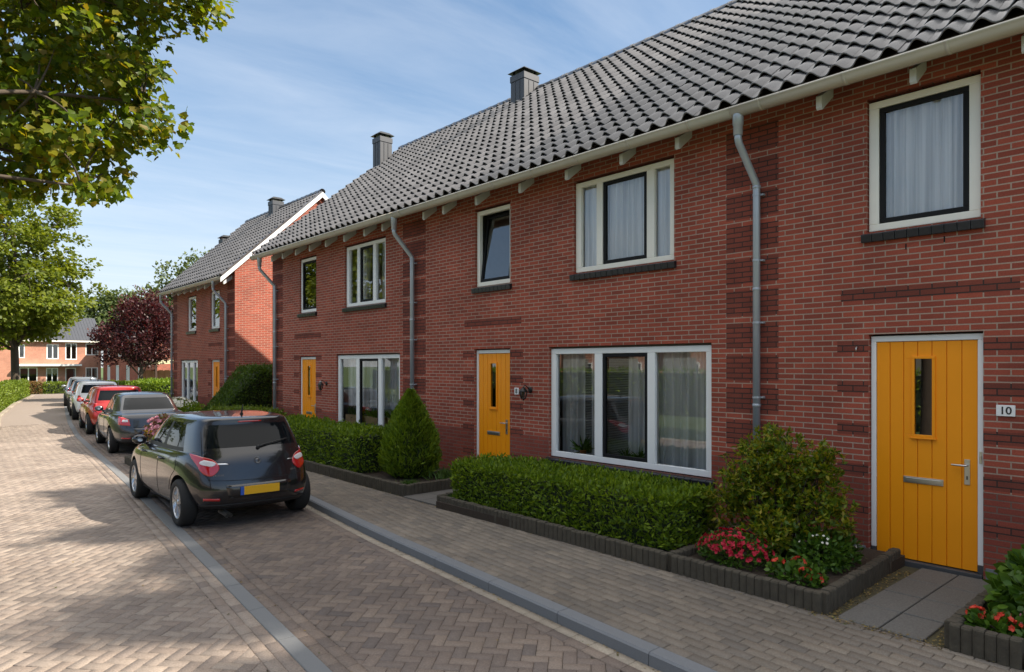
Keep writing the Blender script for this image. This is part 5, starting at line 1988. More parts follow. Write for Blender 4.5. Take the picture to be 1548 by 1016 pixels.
def edging(name, label, runs, group='dark ribbed edging blocks round the beds', ztop=0.20, mat='edging'):
    """palisade blocks set on end; runs = polyline"""
    root_mb = MB()
    w, t = 0.075, 0.07
    for (ax, ay), (bx, by) in zip(runs[:-1], runs[1:]):
        L = math.hypot(bx - ax, by - ay)
        n = max(1, int(round(L / w)))
        dx, dy = (bx - ax) / L, (by - ay) / L
        nx, ny = -dy, dx
        for i in range(n):
            s0, s1 = L * i / n + .002, L * (i + 1) / n - .002
            zt = ztop + random.uniform(-.006, .006)
            j = random.uniform(-.003, .003)
            o = random.uniform(0, .004)
            c = .012
            prof = [(s0, -t / 2), (s0 + .018, -t / 2 - .010), (s1 - .018, -t / 2 - .010), (s1, -t / 2), (s1, t / 2), (s1 - .018, t / 2 + .010), (s0 + .018, t / 2 + .010), (s0, t / 2)]
            ring = []
            for z, sh in ((-.12, 1), (zt - c, 1), (zt, .8)):
                r_ = []
                for (s, q) in prof:
                    sm_ = (s0 + s1) / 2
                    s_ = sm_ + (s - sm_) * (1 if sh == 1 else .95)
                    q_ = q * sh + o
                    r_.append(root_mb.vert((ax + dx * s_ + nx * (q_ + j), ay + dy * s_ + ny * (q_ + j), z)))
                ring.append(r_)
            for r0, r1 in zip(ring[:-1], ring[1:]):
                for q in range(8):
                    root_mb.face((r0[q], r0[(q + 1) % 8], r1[(q + 1) % 8], r1[q]))
            root_mb.face(ring[-1])
    o = obj(name, root_mb, mat, loc=(runs[0][0], runs[0][1], 0))
    bm = bmesh.new(); bm.from_mesh(o.data); bmesh.ops.recalc_face_normals(bm, faces=bm.faces); bm.to_mesh(o.data); bm.free()
    return tag(o, label, 'edging', group)


edging('bed_edging', 'low dark block edging in front of the long clipped hedge under the big window', [(-0.05, 8.17), (-1.90, 8.17), (-2.00, 4.08), (-0.05, 4.08)])
edging('bed_edging', 'low dark block edging round the red flowers left of the orange door', [(-2.00, 4.02), (-2.03, 2.52), (-0.05, 2.62)])
edging('bed_edging', 'short block edging below the coral flowers at the right edge', [(-0.05, 1.58), (-2.06, 1.58), (-2.07, 1.14)], ztop=0.225)
edging('bed_edging', 'lower block edging at the extreme right bottom corner', [(-2.08, 1.12), (-2.12, -2.9)], ztop=0.14)
edging('bed_edging', 'low dark edging round the bed of the cone shaped conifer', [(-0.05, 9.24), (-1.80, 9.20), (-1.72, 15.9), (-0.05, 15.9)])
g = MB()
for j, (a, b) in enumerate(((1.755, 2.075), (2.075, 2.405))):
    for i in range(4):
        x0 = -2.06 + i * 0.515 + (0.0 if j else 0.0)
        g.box(x0 + .009, min(x0 + .506, -.012), a + .006, b - .006, -0.05, 0.036 + random.uniform(-.002, .002))
o = struct('path', g, 'path_slab')
bvm = o.modifiers.new('bevel', 'BEVEL'); bvm.width = .005; bvm.segments = 1
g = MB()
for i in range(4):
    for a, b in ((8.24, 8.70), (8.71, 9.16)):
        x0 = -1.88 + i * .47
        g.box(x0 + .004, min(x0 + .466, -.012), a, b - .006, -0.05, 0.036 + random.uniform(-.002, .002))
struct('path', g, 'path_slab')
g = MB(); g.box(-1.9, -.012, 16.0, 17.15, -0.05, 0.036); struct('path', g, 'path_slab')

# ---- front garden plants
box_hedge('box_hedge', 'long clipped green hedge below the large window of the middle house', 'hedge', -1.80, -0.84, 4.22, 8.0, 0.12, 0.70, 21000, 0.062, 'leaf_hedge', .42, seed=2, rough=.045, group='clipped hedges in the front gardens')
box_hedge('box_hedge', 'clipped dark green hedge between the black car and the conifer', 'hedge', -1.62, -0.70, 11.15, 15.7, 0.1, 0.86, 15000, 0.07, 'leaf_hedge', .42, seed=3, rough=.05, group='clipped hedges in the front gardens')
box_hedge('box_hedge', 'low pale yellow green hedge above the roof of the black car', 'hedge', -1.25, -0.15, 17.4, 20.3, 0.05, 0.84, 9000, 0.075, 'leaf_hedge_pale', .42, seed=4, rough=.06, group='clipped hedges in the front gardens')


def slope_h(x, y):
    return np.clip(0.28 + (x + 0.75) * 0.62, 0.25, 1.0)


box_hedge('yew_hedge', 'tall dark yew hedge sloping down to the street in the gap between the rows', 'hedge', -0.9, 2.6, 20.9, 22.6, 0.0, 2.02, 30000, 0.085, 'leaf_yew', .40, seed=5, rough=.06, heightf=slope_h)


def conifer():
    rng = np.random.default_rng(9)
    base = (-0.95, 10.35, 0.1)
    root = thing('conifer', 'small cone shaped clipped conifer at the corner of the bed', 'conifer', base)
    n = 15000
    t = rng.random(n) ** .85
    h = 1.50
    def rad(t):
        return 0.50 * np.interp(t, [0, .06, .22, .42, .62, .8, .92, 1], [.62, .86, 1.0, .93, .70, .42, .20, .02])
    a = rng.uniform(0, 2 * math.pi, n)
    q = np.stack([np.cos(a), np.sin(a), np.zeros(n)], 1)
    pz = t * h
    lump = smooth_noise(np.stack([np.cos(a) * 3, np.sin(a) * 3, pz * 3.5], 1), 3.4, 4)
    r = rad(t) * (1 + .12 * lump) - np.abs(rng.normal(0, .035, n)) + .01
    P = np.array(base) + q * r[:, None] + np.stack([np.zeros(n), np.zeros(n), pz], 1)
    swirl = np.stack([-np.sin(a), np.cos(a), np.zeros(n)], 1)
    A = unit(q * .35 + swirl * (.5 * lump)[:, None] + np.array([0, 0, .9]) + rng.normal(0, .35, (n, 3)))
    NN = unit(swirl + rng.normal(0, .5, (n, 3)) + q * .4)
    leaf_mesh('foliage', P, A, NN, .095 * rng.uniform(.6, 1.2, n), .30, 'leaf_conifer', parent=root)
    mb = MB()
    mb.lathe([(0.02, base[2]), (float(rad(0.02)) * .8, base[2] + .03)] + [(max(.01, float(rad(k)) - .055), base[2] + k * h) for k in np.linspace(.08, .95, 12)] + [(0.0, base[2] + h * .97)], (base[0], base[1], 0), 'z', 18)
    obj('branches', mb, 'twig_green', root)
    mb = MB(); mb.tube([(base[0], base[1], .02), (base[0], base[1], .4)], [.04, .03], 8); obj('trunk', mb, 'bark', root)


conifer()
lobe_shrub('loose_shrub', 'tall loose shrub with yellowish leaves against the downpipe', 'shrub', (-0.95, 3.42, 0.12),
           [(0, 0, .55, .42, .42, .42), (-.05, .30, .80, .36, .34, .34), (.0, -.28, .78, .34, .34, .36), (0, .08, 1.08, .34, .36, .27), (-.1, .5, .50, .30, .26, .30), (-.05, -.52, .55, .28, .26, .28), (-.2, -.05, .32, .38, .40, .28), (0, -.40, 1.02, .22, .22, .2)],
           15000, 0.062, 'leaf_shrub', .40, seed=6, shell=.85, stems=34, upb=.15, rosette=8)
lobe_shrub('azalea', 'low azalea covered in crimson red flowers', 'flowers', (-1.56, 3.58, 0.12), [(0, 0, .12, .26, .36, .17), (0, .2, .1, .18, .2, .12)], 1500, .045, 'leaf_broad', .5, 'oval', 7, None, .5, 6,
           flowers=('petal_red', 210, .027, [(0, 0, .13, .28, .38, .2), (0, .18, .1, .2, .24, .15), (-.05, -.16, .1, .22, .22, .14)]))
lobe_shrub('geranium', 'coral red geranium at the corner of the bed left of the path', 'flowers', (-1.66, 2.92, 0.12), [(0, 0, .06, .16, .26, .12)], 520, .055, 'leaf_broad', .75, 'oval', 8, None, .6, 5,
           flowers=('petal_coral', 34, .026, [(-.04, .16, .13, .07, .06, .05), (-.05, -.10, .10, .07, .06, .05), (0, -.02, .17, .06, .06, .05), (-.02, -.2, .07, .05, .05, .04)]))
lobe_shrub('low_shrub', 'low green plant with tiny white flowers beside the slab path', 'shrub', (-1.10, 2.95, 0.12), [(0, 0, .16, .30, .26, .2), (.3, -.05, .12, .25, .2, .16)], 1700, .06, 'leaf_broad', .5, 'oval', 10, None, .6, 6,
           flowers=('petal_white', 16, .016, [(0, -.05, .18, .32, .26, .2)]))
lobe_shrub('hydrangea', 'broad leaved green bush at the right edge beside the front door', 'shrub', (-1.12, 0.92, 0.1),
           [(0, 0, .30, .52, .52, .32), (.25, -.25, .42, .5, .5, .34), (-.25, .18, .22, .36, .38, .24), (.35, .25, .2, .4, .34, .3), (0, -.7, .4, .5, .5, .36)], 7000, .092, 'leaf_broad', .74, 'oval', 11, None, .5, 14, upb=.05)
lobe_shrub('geranium', 'coral geranium overhanging the short edging at the right edge', 'flowers', (-1.78, 1.36, 0.12), [(0, 0, .05, .14, .22, .1)], 420, .06, 'leaf_broad', .75, 'oval', 12, None, .6, 5,
           flowers=('petal_coral', 34, .026, [(0, .12, .12, .07, .06, .05), (-.02, -.06, .12, .07, .07, .05), (-.04, -.12, .09, .06, .06, .05)]))
lobe_shrub('pink_flowers', 'small pale pink flowers in the right bottom corner', 'flowers', (-1.86, 1.0, 0.1), [(0, 0, .06, .16, .2, .12)], 420, .05, 'leaf_broad', .6, 'oval', 13, None, .6, 5,
           flowers=('petal_pink', 20, .017, [(0, .05, .12, .16, .16, .1), (0, .1, .2, .1, .1, .1)]))
g = MB(); g.box(-4.05, -2.95, 15.15, 16.75, -0.1, 0.06); struct('soil', g, 'soil')
edging('bed_edging', 'low edging round the flowering bush in the parking bay', [(-4.08, 15.1), (-2.92, 15.1), (-2.92, 16.8), (-4.08, 16.8), (-4.08, 15.1)], ztop=0.11)
lobe_shrub('pink_shrub', 'bush of pink and rusty flowers between the black hatchback and the grey saloon', 'shrub', (-3.45, 15.95, 0.05),
           [(0, 0, .40, .40, .45, .36), (-.12, .35, .5, .32, .34, .3), (.1, -.3, .35, .32, .3, .3), (-.05, .1, .74, .28, .34, .24), (.2, .3, .55, .3, .3, .3)], 3600, .075, 'leaf_rusty', .4, seed=14, shell=.8, stems=14, rosette=6,
           flowers=('petal_pink', 96, .05, [(0, 0, .5, .42, .48, .38), (-.05, .3, .58, .36, .36, .36)]))
lobe_shrub('white_shrub', 'rounded bush with a head of creamy white flowers by the second row', 'shrub', (-0.75, 24.6, 0.04),
           [(0, 0, .45, .5, .55, .42), (.2, -.7, .4, .5, .5, .4), (0, .7, .4, .5, .6, .4)], 4200, .085, 'leaf_hedge', .45, seed=15, shell=.6, stems=10,
           flowers=('petal_white', 100, .066, [(-.05, 0, .62, .46, .5, .34)]))
box_hedge('box_hedge', 'low dark hedge under the ground floor window of the second row', 'hedge', -0.6, 0.3, 25.9, 31.0, 0.0, 0.72, 6500, 0.09, 'leaf_hedge', .42, seed=16, rough=.06, group='clipped hedges in the front gardens')


def tuft(label, x, y, z, n, h, r, seed):
    rng = np.random.default_rng(seed)
    P = np.stack([x + rng.normal(0, r * .6, n), y + rng.normal(0, r * .6, n), np.full(n, z)], 1)
    A = unit(np.stack([rng.normal(0, .45, n), rng.normal(0, .45, n), np.ones(n)], 1))
    o = leaf_mesh('grass_tuft', P, A, rnd_dir(rng, n), h * rng.uniform(.6, 1.2, n), .10, 'grass_blade', loc=(x, y, z))
    return tag(o, label, 'grass')


tuft('small bright grass tuft at the outer corner of the conifer bed', -1.52, 9.50, .1, 260, .13, .13, 1)
tuft('wider dark grass tuft behind the conifer at the foot of the wall', -0.55, 9.62, .1, 500, .2, .26, 2)
tuft('grass tuft at the left end of the long hedge beside the path', -1.72, 8.06, .1, 160, .12, .08, 3)

# ---- far hedges
box_hedge('roadside_hedge', 'long sunlit hedge along the left edge of the road', 'hedge', -0.9, 0.0, 22.0, 49.4, -0.1, 1.0, 26000, 0.11, 'leaf_hedge_pale', .5, seed=21, rough=.05, xshift=lambda y: np.interp(y, [17, 24, 28.3, 35.6, 46, 53, 60], [-8.2, -6.35, -5.31, -4.62, -3.05, -1.75, -.4]) - .3)
box_hedge('roadside_hedge', 'short far end hedge beyond the gap on the left edge of the road', 'hedge', -0.9, 0.0, 49.9, 57.5, -0.1, 1.05, 7000, 0.12, 'leaf_hedge_pale', .5, seed=22, rough=.05, xshift=lambda y: np.interp(y, [46, 53, 60], [-3.05, -1.75, -.4]) - .3)
box_hedge('rusty_hedge', 'small rust coloured hedge at the end of the street', 'hedge', -1.0, 0.15, 61.6, 62.4, -0.1, .78, 2500, .12, 'leaf_rusty', .5, seed=23, rough=.06)
box_hedge('end_hedge', 'green hedge across the end of the street in front of the far house', 'hedge', 0.25, 9.0, 61.6, 62.5, -0.1, .74, 8000, .12, 'leaf_hedge_pale', .5, seed=24, rough=.06)
box_hedge('garden_hedge', 'hedge below the purple tree behind the parked cars', 'hedge', 2.2, 3.2, 42.0, 52.0, 0, .95, 9000, .12, 'leaf_hedge', .5, seed=25, rough=.08)
box_hedge('garden_hedge', 'taller dark hedge next to the end wall of the second row', 'hedge', 1.6, 3.4, 36.5, 41.2, 0, 1.25, 8000, .12, 'leaf_hedge', .5, seed=26, rough=.08)

# ---- trees
NEAR_TREE = [(-5.81, 5.85, 5.48), (-5.86, 6.06, 5.17), (-5.79, 6.6, 5.24), (-5.97, 6.53, 5.24), (-6.25, 6.26, 4.94), (-6.31, 6.67, 5.22), (-6.28, 6.7, 5.02), (-6.26, 6.33, 4.68), (-6.12, 6.83, 4.75), (-6.36, 6.37, 4.57), (-6.34, 6.66, 4.48), (-6.19, 6.66, 4.42), (-6.07, 6.46, 4.21), (-6.1, 6.65, 4.12), (-6.21, 6.91, 4.21), (-6.25, 7.19, 4.14), (-6.49, 6.68, 3.99), (-6.48, 7.06, 3.97), (-6.37, 7.01, 3.85), (-6.49, 6.68, 3.62), (-6.67, 6.53, 3.57), (-6.72, 7.62, 4.02), (-6.88, 7.04, 3.68), (-7.04, 7.2, 3.66), (-6.88, 6.41, 3.86), (-6.37, 6.16, 5.11), (-7.35, 7.7, 4.54), (-6.22, 6.43, 4.17), (-6.65, 8.95, 4.59), (-7.58, 8.21, 3.89), (-6.59, 8.31, 6.76), (-7.17, 7.47, 3.74), (-6.42, 7.88, 5.7), (-7.31, 9.11, 6.71), (-5.33, 7.67, 6.77), (-7.4, 8.79, 3.63), (-7.7, 7.32, 5.11), (-7.3, 9.46, 6.75), (-7.51, 8.47, 5.91), (-6.09, 7.37, 6.28), (-6.02, 7.74, 7.09), (-6.88, 8.48, 5.06), (-6.18, 7.48, 5.18), (-7.4, 7.19, 4.78), (-6.55, 8.52, 5.37), (-6.87, 8, 6.94), (-7.34, 7.98, 4.26), (-6.93, 7.48, 5.53), (-6.65, 7.87, 6.71), (-7.24, 7.75, 5.08), (-7.23, 7.65, 4.76), (-6.55, 6.35, 4.5), (-6.68, 8.42, 5.85), (-7.61, 8.62, 6.39), (-6.91, 7.41, 4.46), (-7.39, 7.56, 3.53), (-7.48, 7.95, 5.75), (-7.2, 9.62, 5.55), (-7.5, 9.02, 5.71), (-7.43, 9.65, 5.48), (-7.7, 7.61, 4.55), (-6.73, 6.39, 6.15), (-6.91, 7.11, 3.79), (-6.35, 6.7, 5.24), (-6.21, 6.92, 5.7), (-7.39, 9.58, 5.85), (-7.82, 9.63, 6.13), (-6.08, 7.74, 5.16), (-6.43, 8.06, 5.16), (-7.01, 8.42, 4.71), (-7.75, 9.86, 5.46), (-6.35, 7.1, 4.59), (-7.09, 6.76, 4.06), (-5.83, 5.75, 5.86), (-5.85, 6.27, 5.26), (-7.01, 6.95, 4.32), (-6.56, 8.35, 4.84), (-7.79, 8.53, 4.05), (-6.85, 7.2, 4.75), (-5.66, 6.98, 6.28), (-7.36, 9.65, 5.19), (-5.61, 7.19, 6.69), (-5.75, 6.64, 6.13), (-6.14, 7.11, 4.32), (-6.37, 7, 4.47), (-6.15, 7.91, 5.13), (-6.62, 7.48, 5.69), (-5.89, 5.91, 5.76), (-7.79, 10.32, 4.29), (-7.31, 7.34, 5.59), (-6.22, 8.37, 5.62), (-7.32, 8.21, 3.84), (-6.52, 6.61, 4.65), (-5.51, 7.23, 7.18), (-7.13, 6.99, 5.9), (-6.57, 7.68, 5.62), (-7.65, 9.8, 6.77), (-6.52, 8.5, 4.9), (-6.27, 7.53, 4.41), (-7.18, 9.78, 7.07), (-7.79, 9.97, 4.87), (-7.28, 7.96, 6.62), (-7.05, 7.84, 5.25), (-5.2, 7.85, 7.27), (-7.71, 8.13, 3.56), (-6.11, 7.07, 6.86), (-6.02, 8.14, 5.05), (-7.44, 8.79, 5.69), (-7.75, 8.44, 3.96), (-7.2, 8.7, 6.4), (-7.71, 8.04, 5.81), (-7.18, 8.49, 4.46), (-7.2, 7, 5.3), (-7.19, 8.95, 5.06), (-7.03, 9.04, 6.16), (-5.88, 5.65, 5.94), (-6.71, 8.61, 4.98), (-7.63, 10.07, 3.82), (-6.9, 7.21, 5.04), (-6.39, 7.6, 6.29), (-5.56, 7.98, 6.93), (-7.5, 9.19, 6.55), (-7.2, 6.88, 5.87), (-6.22, 5.91, 6.11), (-6.82, 9.05, 6.85), (-6.33, 8.98, 5.64), (-6.76, 6.45, 5.95), (-6.33, 7.85, 4.49), (-6.12, 6.83, 5.74), (-7.23, 7.49, 5.34), (-6.03, 6.23, 5.97), (-6.21, 6.81, 5.36), (-7.29, 8.27, 6.4), (-6.4, 7.79, 5.86), (-7.32, 6.9, 4.26), (-7.68, 7.41, 6.11), (-5.95, 7.07, 5.64), (-6.91, 6.49, 5.54), (-7.4, 7.88, 3.83), (-6.73, 8.57, 6.38), (-6.13, 7.28, 5.62), (-6.84, 8.19, 5.04), (-6.21, 8.78, 4.06), (-7.71, 7.19, 5.03), (-6.86, 8.49, 4.26), (-6.31, 8.42, 7.18), (-6.2, 8.24, 6.29), (-7.72, 9.61, 6.75), (-7.71, 8.67, 6.5), (-7.73, 9.35, 6.29), (-7.13, 6.55, 5.51), (-7.28, 6.84, 3.42), (-6.05, 7.66, 6.18), (-7.55, 7.77, 4.93), (-5.8, 7.92, 6.03), (-6.74, 6.54, 5.77), (-6.03, 7.49, 6.92), (-7.52, 9.32, 4.84), (-6.82, 8.53, 5.82), (-6.05, 6.62, 6.27), (-7.68, 9.39, 6.48), (-7.64, 9.81, 6.02), (-6.49, 8.49, 6.11), (-5.74, 6.96, 6.48), (-7.46, 8.55, 6.37), (-7.24, 7.82, 4.02), (-7.42, 7.64, 4.51), (-7.67, 7.62, 3.28), (-7.55, 6.93, 4.69), (-6.24, 5.87, 5.92), (-5.97, 7.58, 7.11), (-7.65, 9.72, 7.54), (-7.08, 8.2, 4.35), (-6.45, 7.32, 5.1), (-6.3, 7.22, 6.18), (-6.43, 6.61, 5.48), (-7.53, 9.72, 4.41), (-6.17, 8.52, 7.41), (-6.84, 6.67, 4.2), (-5.74, 8.38, 7.18), (-6.02, 7.65, 5.26), (-7.34, 7.01, 4.73), (-7.22, 7.16, 5.48), (-6.99, 6.5, 5.93), (-6.26, 6.41, 5.08), (-7.51, 8.99, 5.69), (-5.81, 6.86, 5.75), (-7.49, 7, 4.43), (-6.7, 7.7, 6.35), (-7.39, 8.14, 6.82), (-6.93, 6.76, 4.64), (-6.8, 6.51, 5.32), (-6.9, 7.31, 4.43), (-7.78, 8.04, 5.87), (-6.37, 7.69, 5.32), (-7.66, 7.53, 5.47), (-6.16, 6.65, 4.38), (-6.09, 5.66, 5.7), (-6.78, 9.28, 5.02), (-6.56, 7.95, 6.64), (-7.78, 8.16, 3.95), (-7.55, 9.59, 6.96), (-5.26, 8.08, 7.09), (-6.09, 5.78, 5.19), (-7.49, 7.52, 5.06), (-7.33, 9.54, 6.54), (-7.73, 8.53, 3.68), (-5.75, 6.13, 5.94), (-6.67, 7.2, 4.98), (-7.09, 8.12, 6.65), (-7.5, 9.9, 4.33), (-6.85, 6.53, 4.64), (-7.6, 7.07, 5.72), (-6.62, 7.8, 4.87), (-6.29, 7.42, 4.84), (-7.63, 9.06, 6.86), (-7.28, 8.76, 5.68), (-6.5, 6.84, 5.76), (-7.46, 9.15, 4.83), (-7.54, 7.38, 5.5), (-6.16, 8.47, 6.44), (-7.15, 8.61, 4.82), (-7.81, 9.54, 6.14), (-7.11, 6.9, 4.28), (-6.02, 8.6, 6.18), (-7.63, 9.46, 6.05), (-6.93, 7.44, 5.13), (-7.56, 9.75, 6.35), (-5.87, 7.57, 6.1), (-7.67, 10.11, 7.11), (-7.12, 8.56, 4.32), (-5.4, 8, 7.42), (-5.56, 7.43, 6.43), (-7.8, 8.48, 3.85), (-7.76, 7.44, 3.6), (-7.48, 7.67, 5.06), (-6.2, 7.71, 6.48), (-6.84, 8.14, 6.06), (-6.52, 6.95, 5.17), (-7.66, 7.55, 5.44), (-6.77, 6.73, 5.17), (-6.62, 7.18, 4.49), (-6.14, 5.84, 5.87), (-5.97, 7.93, 5.24), (-6.37, 9.06, 5.75), (-7, 7.95, 5.43), (-6.2, 7.81, 7.01), (-7.73, 8.5, 5.55), (-6.41, 7.84, 5.06), (-7.76, 9.48, 6.13), (-6.8, 8, 4.08), (-6.22, 8.89, 5.02), (-7.8, 7.43, 5.87), (-7.24, 9.82, 7.75), (-7.41, 9.64, 5.74), (-6.77, 7.16, 5.79), (-6.82, 7.78, 5.84), (-6.7, 8.97, 7.31), (-7.6, 8.13, 3.67), (-6.77, 9.21, 6.69), (-6.24, 6.93, 5.72), (-6.74, 8.36, 5.84), (-5.26, 7.6, 7.42), (-5.43, 8.17, 6.91), (-7.54, 9.35, 5.7), (-6.37, 8.32, 7.21), (-6.89, 7.44, 5.95), (-7.6, 7.02, 5.05), (-7.02, 7.92, 5.84), (-7.09, 7.11, 3.63), (-7.64, 7.51, 3.78), (-7.29, 8.5, 5.93), (-6.53, 8.59, 5.28), (-7.4, 9.57, 3.89), (-7.21, 8.97, 4.97), (-6.51, 6.19, 5.96), (-7.29, 8.24, 6.57), (-5.79, 8.26, 5.35), (-6.8, 6.65, 4.93), (-7.61, 8.54, 4.82), (-5.91, 7.57, 7.08), (-6.55, 6.43, 5.16), (-6.27, 6.86, 6.51), (-7.75, 7.9, 5.53), (-6.22, 8.01, 4.74), (-6.78, 8.35, 4.43), (-6.32, 8.95, 4.58), (-6.34, 7.37, 5.57), (-6.01, 8.51, 6.44), (-6.78, 8.99, 5.11), (-6.05, 7.47, 4.36), (-7.46, 7.84, 6.2), (-7.25, 8.36, 3.54), (-7.23, 9.47, 4.13), (-7.51, 8.72, 4.31), (-7.35, 9.11, 6.09), (-7.36, 8.47, 4.85), (-6.4, 8.55, 6.83), (-6.46, 7.97, 4.65), (-7.08, 7.77, 4.28), (-7.37, 8.02, 5.2), (-5.22, 7.7, 6.42), (-7.76, 8.05, 6.16), (-6.7, 8.87, 5.93), (-7.32, 7.91, 4.09), (-6.88, 7.09, 5.88), (-7.24, 8.02, 6.5), (-6.02, 8.63, 6.19), (-5.74, 7.74, 6.22), (-7.7, 7.27, 6.13), (-7.18, 6.69, 4), (-6.79, 8.96, 5.21), (-6.67, 6.41, 5.49), (-6.46, 8.62, 4.37), (-6.56, 6.27, 5.66), (-7.7, 8.77, 6.06), (-7.48, 7.87, 4.59), (-5.93, 7.31, 6.16), (-5.36, 7.96, 7.67), (-7.09, 8.71, 5.45), (-6.21, 8.5, 5.13), (-7.44, 8.25, 4.38), (-6.6, 8.97, 6.23), (-6.84, 6.46, 5.11), (-6.68, 8.48, 6.54), (-6.24, 6.95, 5.89), (-6.43, 8.95, 5.55), (-6.42, 6.8, 5.5), (-6.46, 7.42, 6.59), (-6.56, 7.1, 4.86), (-6.33, 7.92, 5.53), (-7.47, 9.07, 6.65), (-6, 6.31, 5.61), (-6.69, 8.21, 4.19), (-6.62, 9.18, 4.75), (-7.72, 8.22, 5.86), (-6.23, 8.77, 5.89), (-7.42, 7.05, 5.29), (-7.45, 7, 4.41), (-7.63, 7.39, 3.89), (-6.72, 6.73, 5.71), (-7.62, 8.54, 6.21), (-6.85, 6.92, 4.03), (-6.55, 7.71, 6.88), (-5.78, 5.65, 6.03), (-7.34, 7.81, 4.11), (-5.95, 6.49, 6.51), (-6.47, 9, 6.21), (-7.42, 7, 5.61), (-7.48, 9.32, 4.48), (-7.32, 8.55, 5.21), (-7.69, 7.47, 3.42), (-7.46, 8.45, 4.48), (-7.56, 10.08, 5.95), (-6.99, 9.27, 6.92), (-7.59, 10.15, 6.15), (-6.06, 5.87, 5.82), (-6.53, 8.62, 4.83), (-7.35, 8.19, 5.4), (-7.08, 8.23, 4.6), (-6.89, 7.29, 4.08), (-6.46, 7.03, 4.08), (-7.74, 9.63, 7.48), (-7.76, 10.16, 6.71), (-6.26, 8.89, 6.03), (-5.31, 7.24, 6.4), (-7.67, 7.67, 5.46), (-6.04, 8.69, 5.55), (-7.34, 6.82, 5.75), (-7.32, 8.69, 3.88), (-7.19, 8.69, 5.09), (-6.97, 8.66, 7.25), (-6.43, 7.53, 6.68), (-7.44, 9.19, 5.8), (-6.23, 8.21, 6.16), (-7.25, 7.6, 4.47), (-6.25, 7.69, 5.04), (-5.06, 7.86, 6.89), (-6.5, 5.99, 5.64), (-7.22, 8.67, 5.53), (-5.97, 7.36, 6.54), (-6.82, 7.2, 4.37), (-5.64, 6.68, 5.9), (-7.35, 9.63, 3.96), (-5.68, 6.32, 5.94), (-7.58, 7.13, 4.79), (-6.75, 8.32, 5.84), (-6.51, 9.13, 5.92), (-7.28, 6.93, 5.23), (-5.93, 5.87, 5.66), (-6.74, 6.25, 3.99), (-6.8, 6.67, 6.06), (-7.68, 8.89, 5.15), (-6.94, 6.64, 4.08), (-7.26, 8.29, 6.35), (-5.65, 8.12, 6.96), (-7.05, 7.29, 5.88), (-6.03, 6.93, 6.81), (-7.15, 7.83, 4.97), (-7.57, 10.03, 7.16), (-5.79, 6.3, 5.23), (-6.04, 6.42, 5.48), (-6.49, 9.05, 6.11), (-5.86, 6.25, 5.73), (-7.13, 6.62, 4.37), (-7.61, 7.28, 5.48), (-7.26, 7.61, 6.26), (-6.66, 8.71, 5.37), (-7.03, 9.25, 6.08), (-7.77, 7.5, 4.72), (-7.79, 9.27, 3.94), (-6.52, 9.08, 4.44), (-6.67, 6.14, 4.75), (-7.58, 7.74, 5.08), (-5.84, 5.85, 5.39), (-5.95, 5.91, 5.37), (-7.67, 8.42, 6.28), (-7.14, 9.41, 4.93), (-7.44, 9.26, 7.28), (-7.55, 7.83, 4.31), (-7.32, 9.45, 6.08), (-7.29, 7.25, 4.98), (-7.36, 7.09, 3.71), (-6.6, 9.17, 5.33), (-5.86, 7.92, 7.25), (-6.42, 6.05, 5.15), (-7.01, 7.6, 4.86), (-6.33, 8.06, 5.81), (-5.48, 7.06, 7.12), (-5.91, 6.92, 6.8)]
tree('maple_tree', 'near tree whose leafy branches hang into the upper left corner', (-9.3, 5.2, -0.15), 2.6, .17, NEAR_TREE, 60, .115, .064, 'leaf_maple', 'maple', 1.0, seed=31, limbs=26, droop=.5, flat=.55, group='broadleaf trees on the left verge')
r_ = np.random.default_rng(32)
cp = crown_pts(r_, [(-2.6, 54.2, 8.6, 4.4, 4.0, 4.6), (-3.0, 53.6, 6.4, 4.6, 4.2, 2.6), (-1.9, 54.2, 11.0, 3.0, 3.0, 2.8), (-0.6, 54.0, 7.6, 2.9, 2.6, 2.6), (-1.2, 54, 5.4, 2.8, 2.4, 1.4)], 330, .5)
tree('maple_tree', 'big sunlit tree behind the far end of the roadside hedge', (-2.3, 54.3, -0.15), 3.2, .26, cp, 60, .36, .26, 'leaf_maple_far', 'kite', .9, seed=33, limbs=22, droop=.3, flat=.55, group='broadleaf trees on the left verge')
cp = crown_pts(np.random.default_rng(34), [(-3.2, 65.5, 8, 3.6, 3.6, 3.8), (-2.6, 65, 6, 3.4, 3.2, 2.2)], 150, .5)
tree('maple_tree', 'slim trunked tree just behind the big sunlit tree', (-1.0, 65.6, -0.15), 3.4, .15, cp, 60, .42, .3, 'leaf_maple_far', 'kite', .9, seed=35, limbs=14, group='broadleaf trees on the left verge')
cp = crown_pts(np.random.default_rng(36), [(3.2, 46.2, 3.9, 2.3, 2.2, 1.9), (3.6, 46.0, 5.2, 1.7, 1.7, 1.5), (2.2, 46.4, 3.4, 1.5, 1.6, 1.3), (4.4, 45.8, 3.6, 1.6, 1.5, 1.5)], 260, .6)
tree('purple_tree', 'round purple leaved tree in front of the far houses', (3.15, 46.2, -0.1), 1.5, .14, cp, 62, .26, .17, 'leaf_purple', 'kite', .6, seed=37, limbs=20, droop=-.3, flat=.9)
for i, (x, y, z, r, lab) in enumerate(((13.6, 77.5, 9.0, 2.3, 'leftmost pale poplar like tree above the second row roof'), (15.3, 75.8, 10.3, 2.0, 'middle pale tree above the second row roof, beside the first chimney'), (17.4, 74.4, 10.9, 1.9, 'right hand pale tree above the second row roof'))):
    cp = crown_pts(np.random.default_rng(40 + i), [(x, y, z, r * .8, r * .8, r * 1.9), (x + .3, y, z - 2, r, r, r * 1.5)], 80, .6)
    tree('poplar_tree', lab, (x, y, -.1), 5.0, .22, cp, 46, .42, .36, 'leaf_dist', 'kite', .8, seed=45 + i, limbs=12, group='distant trees behind the second row')
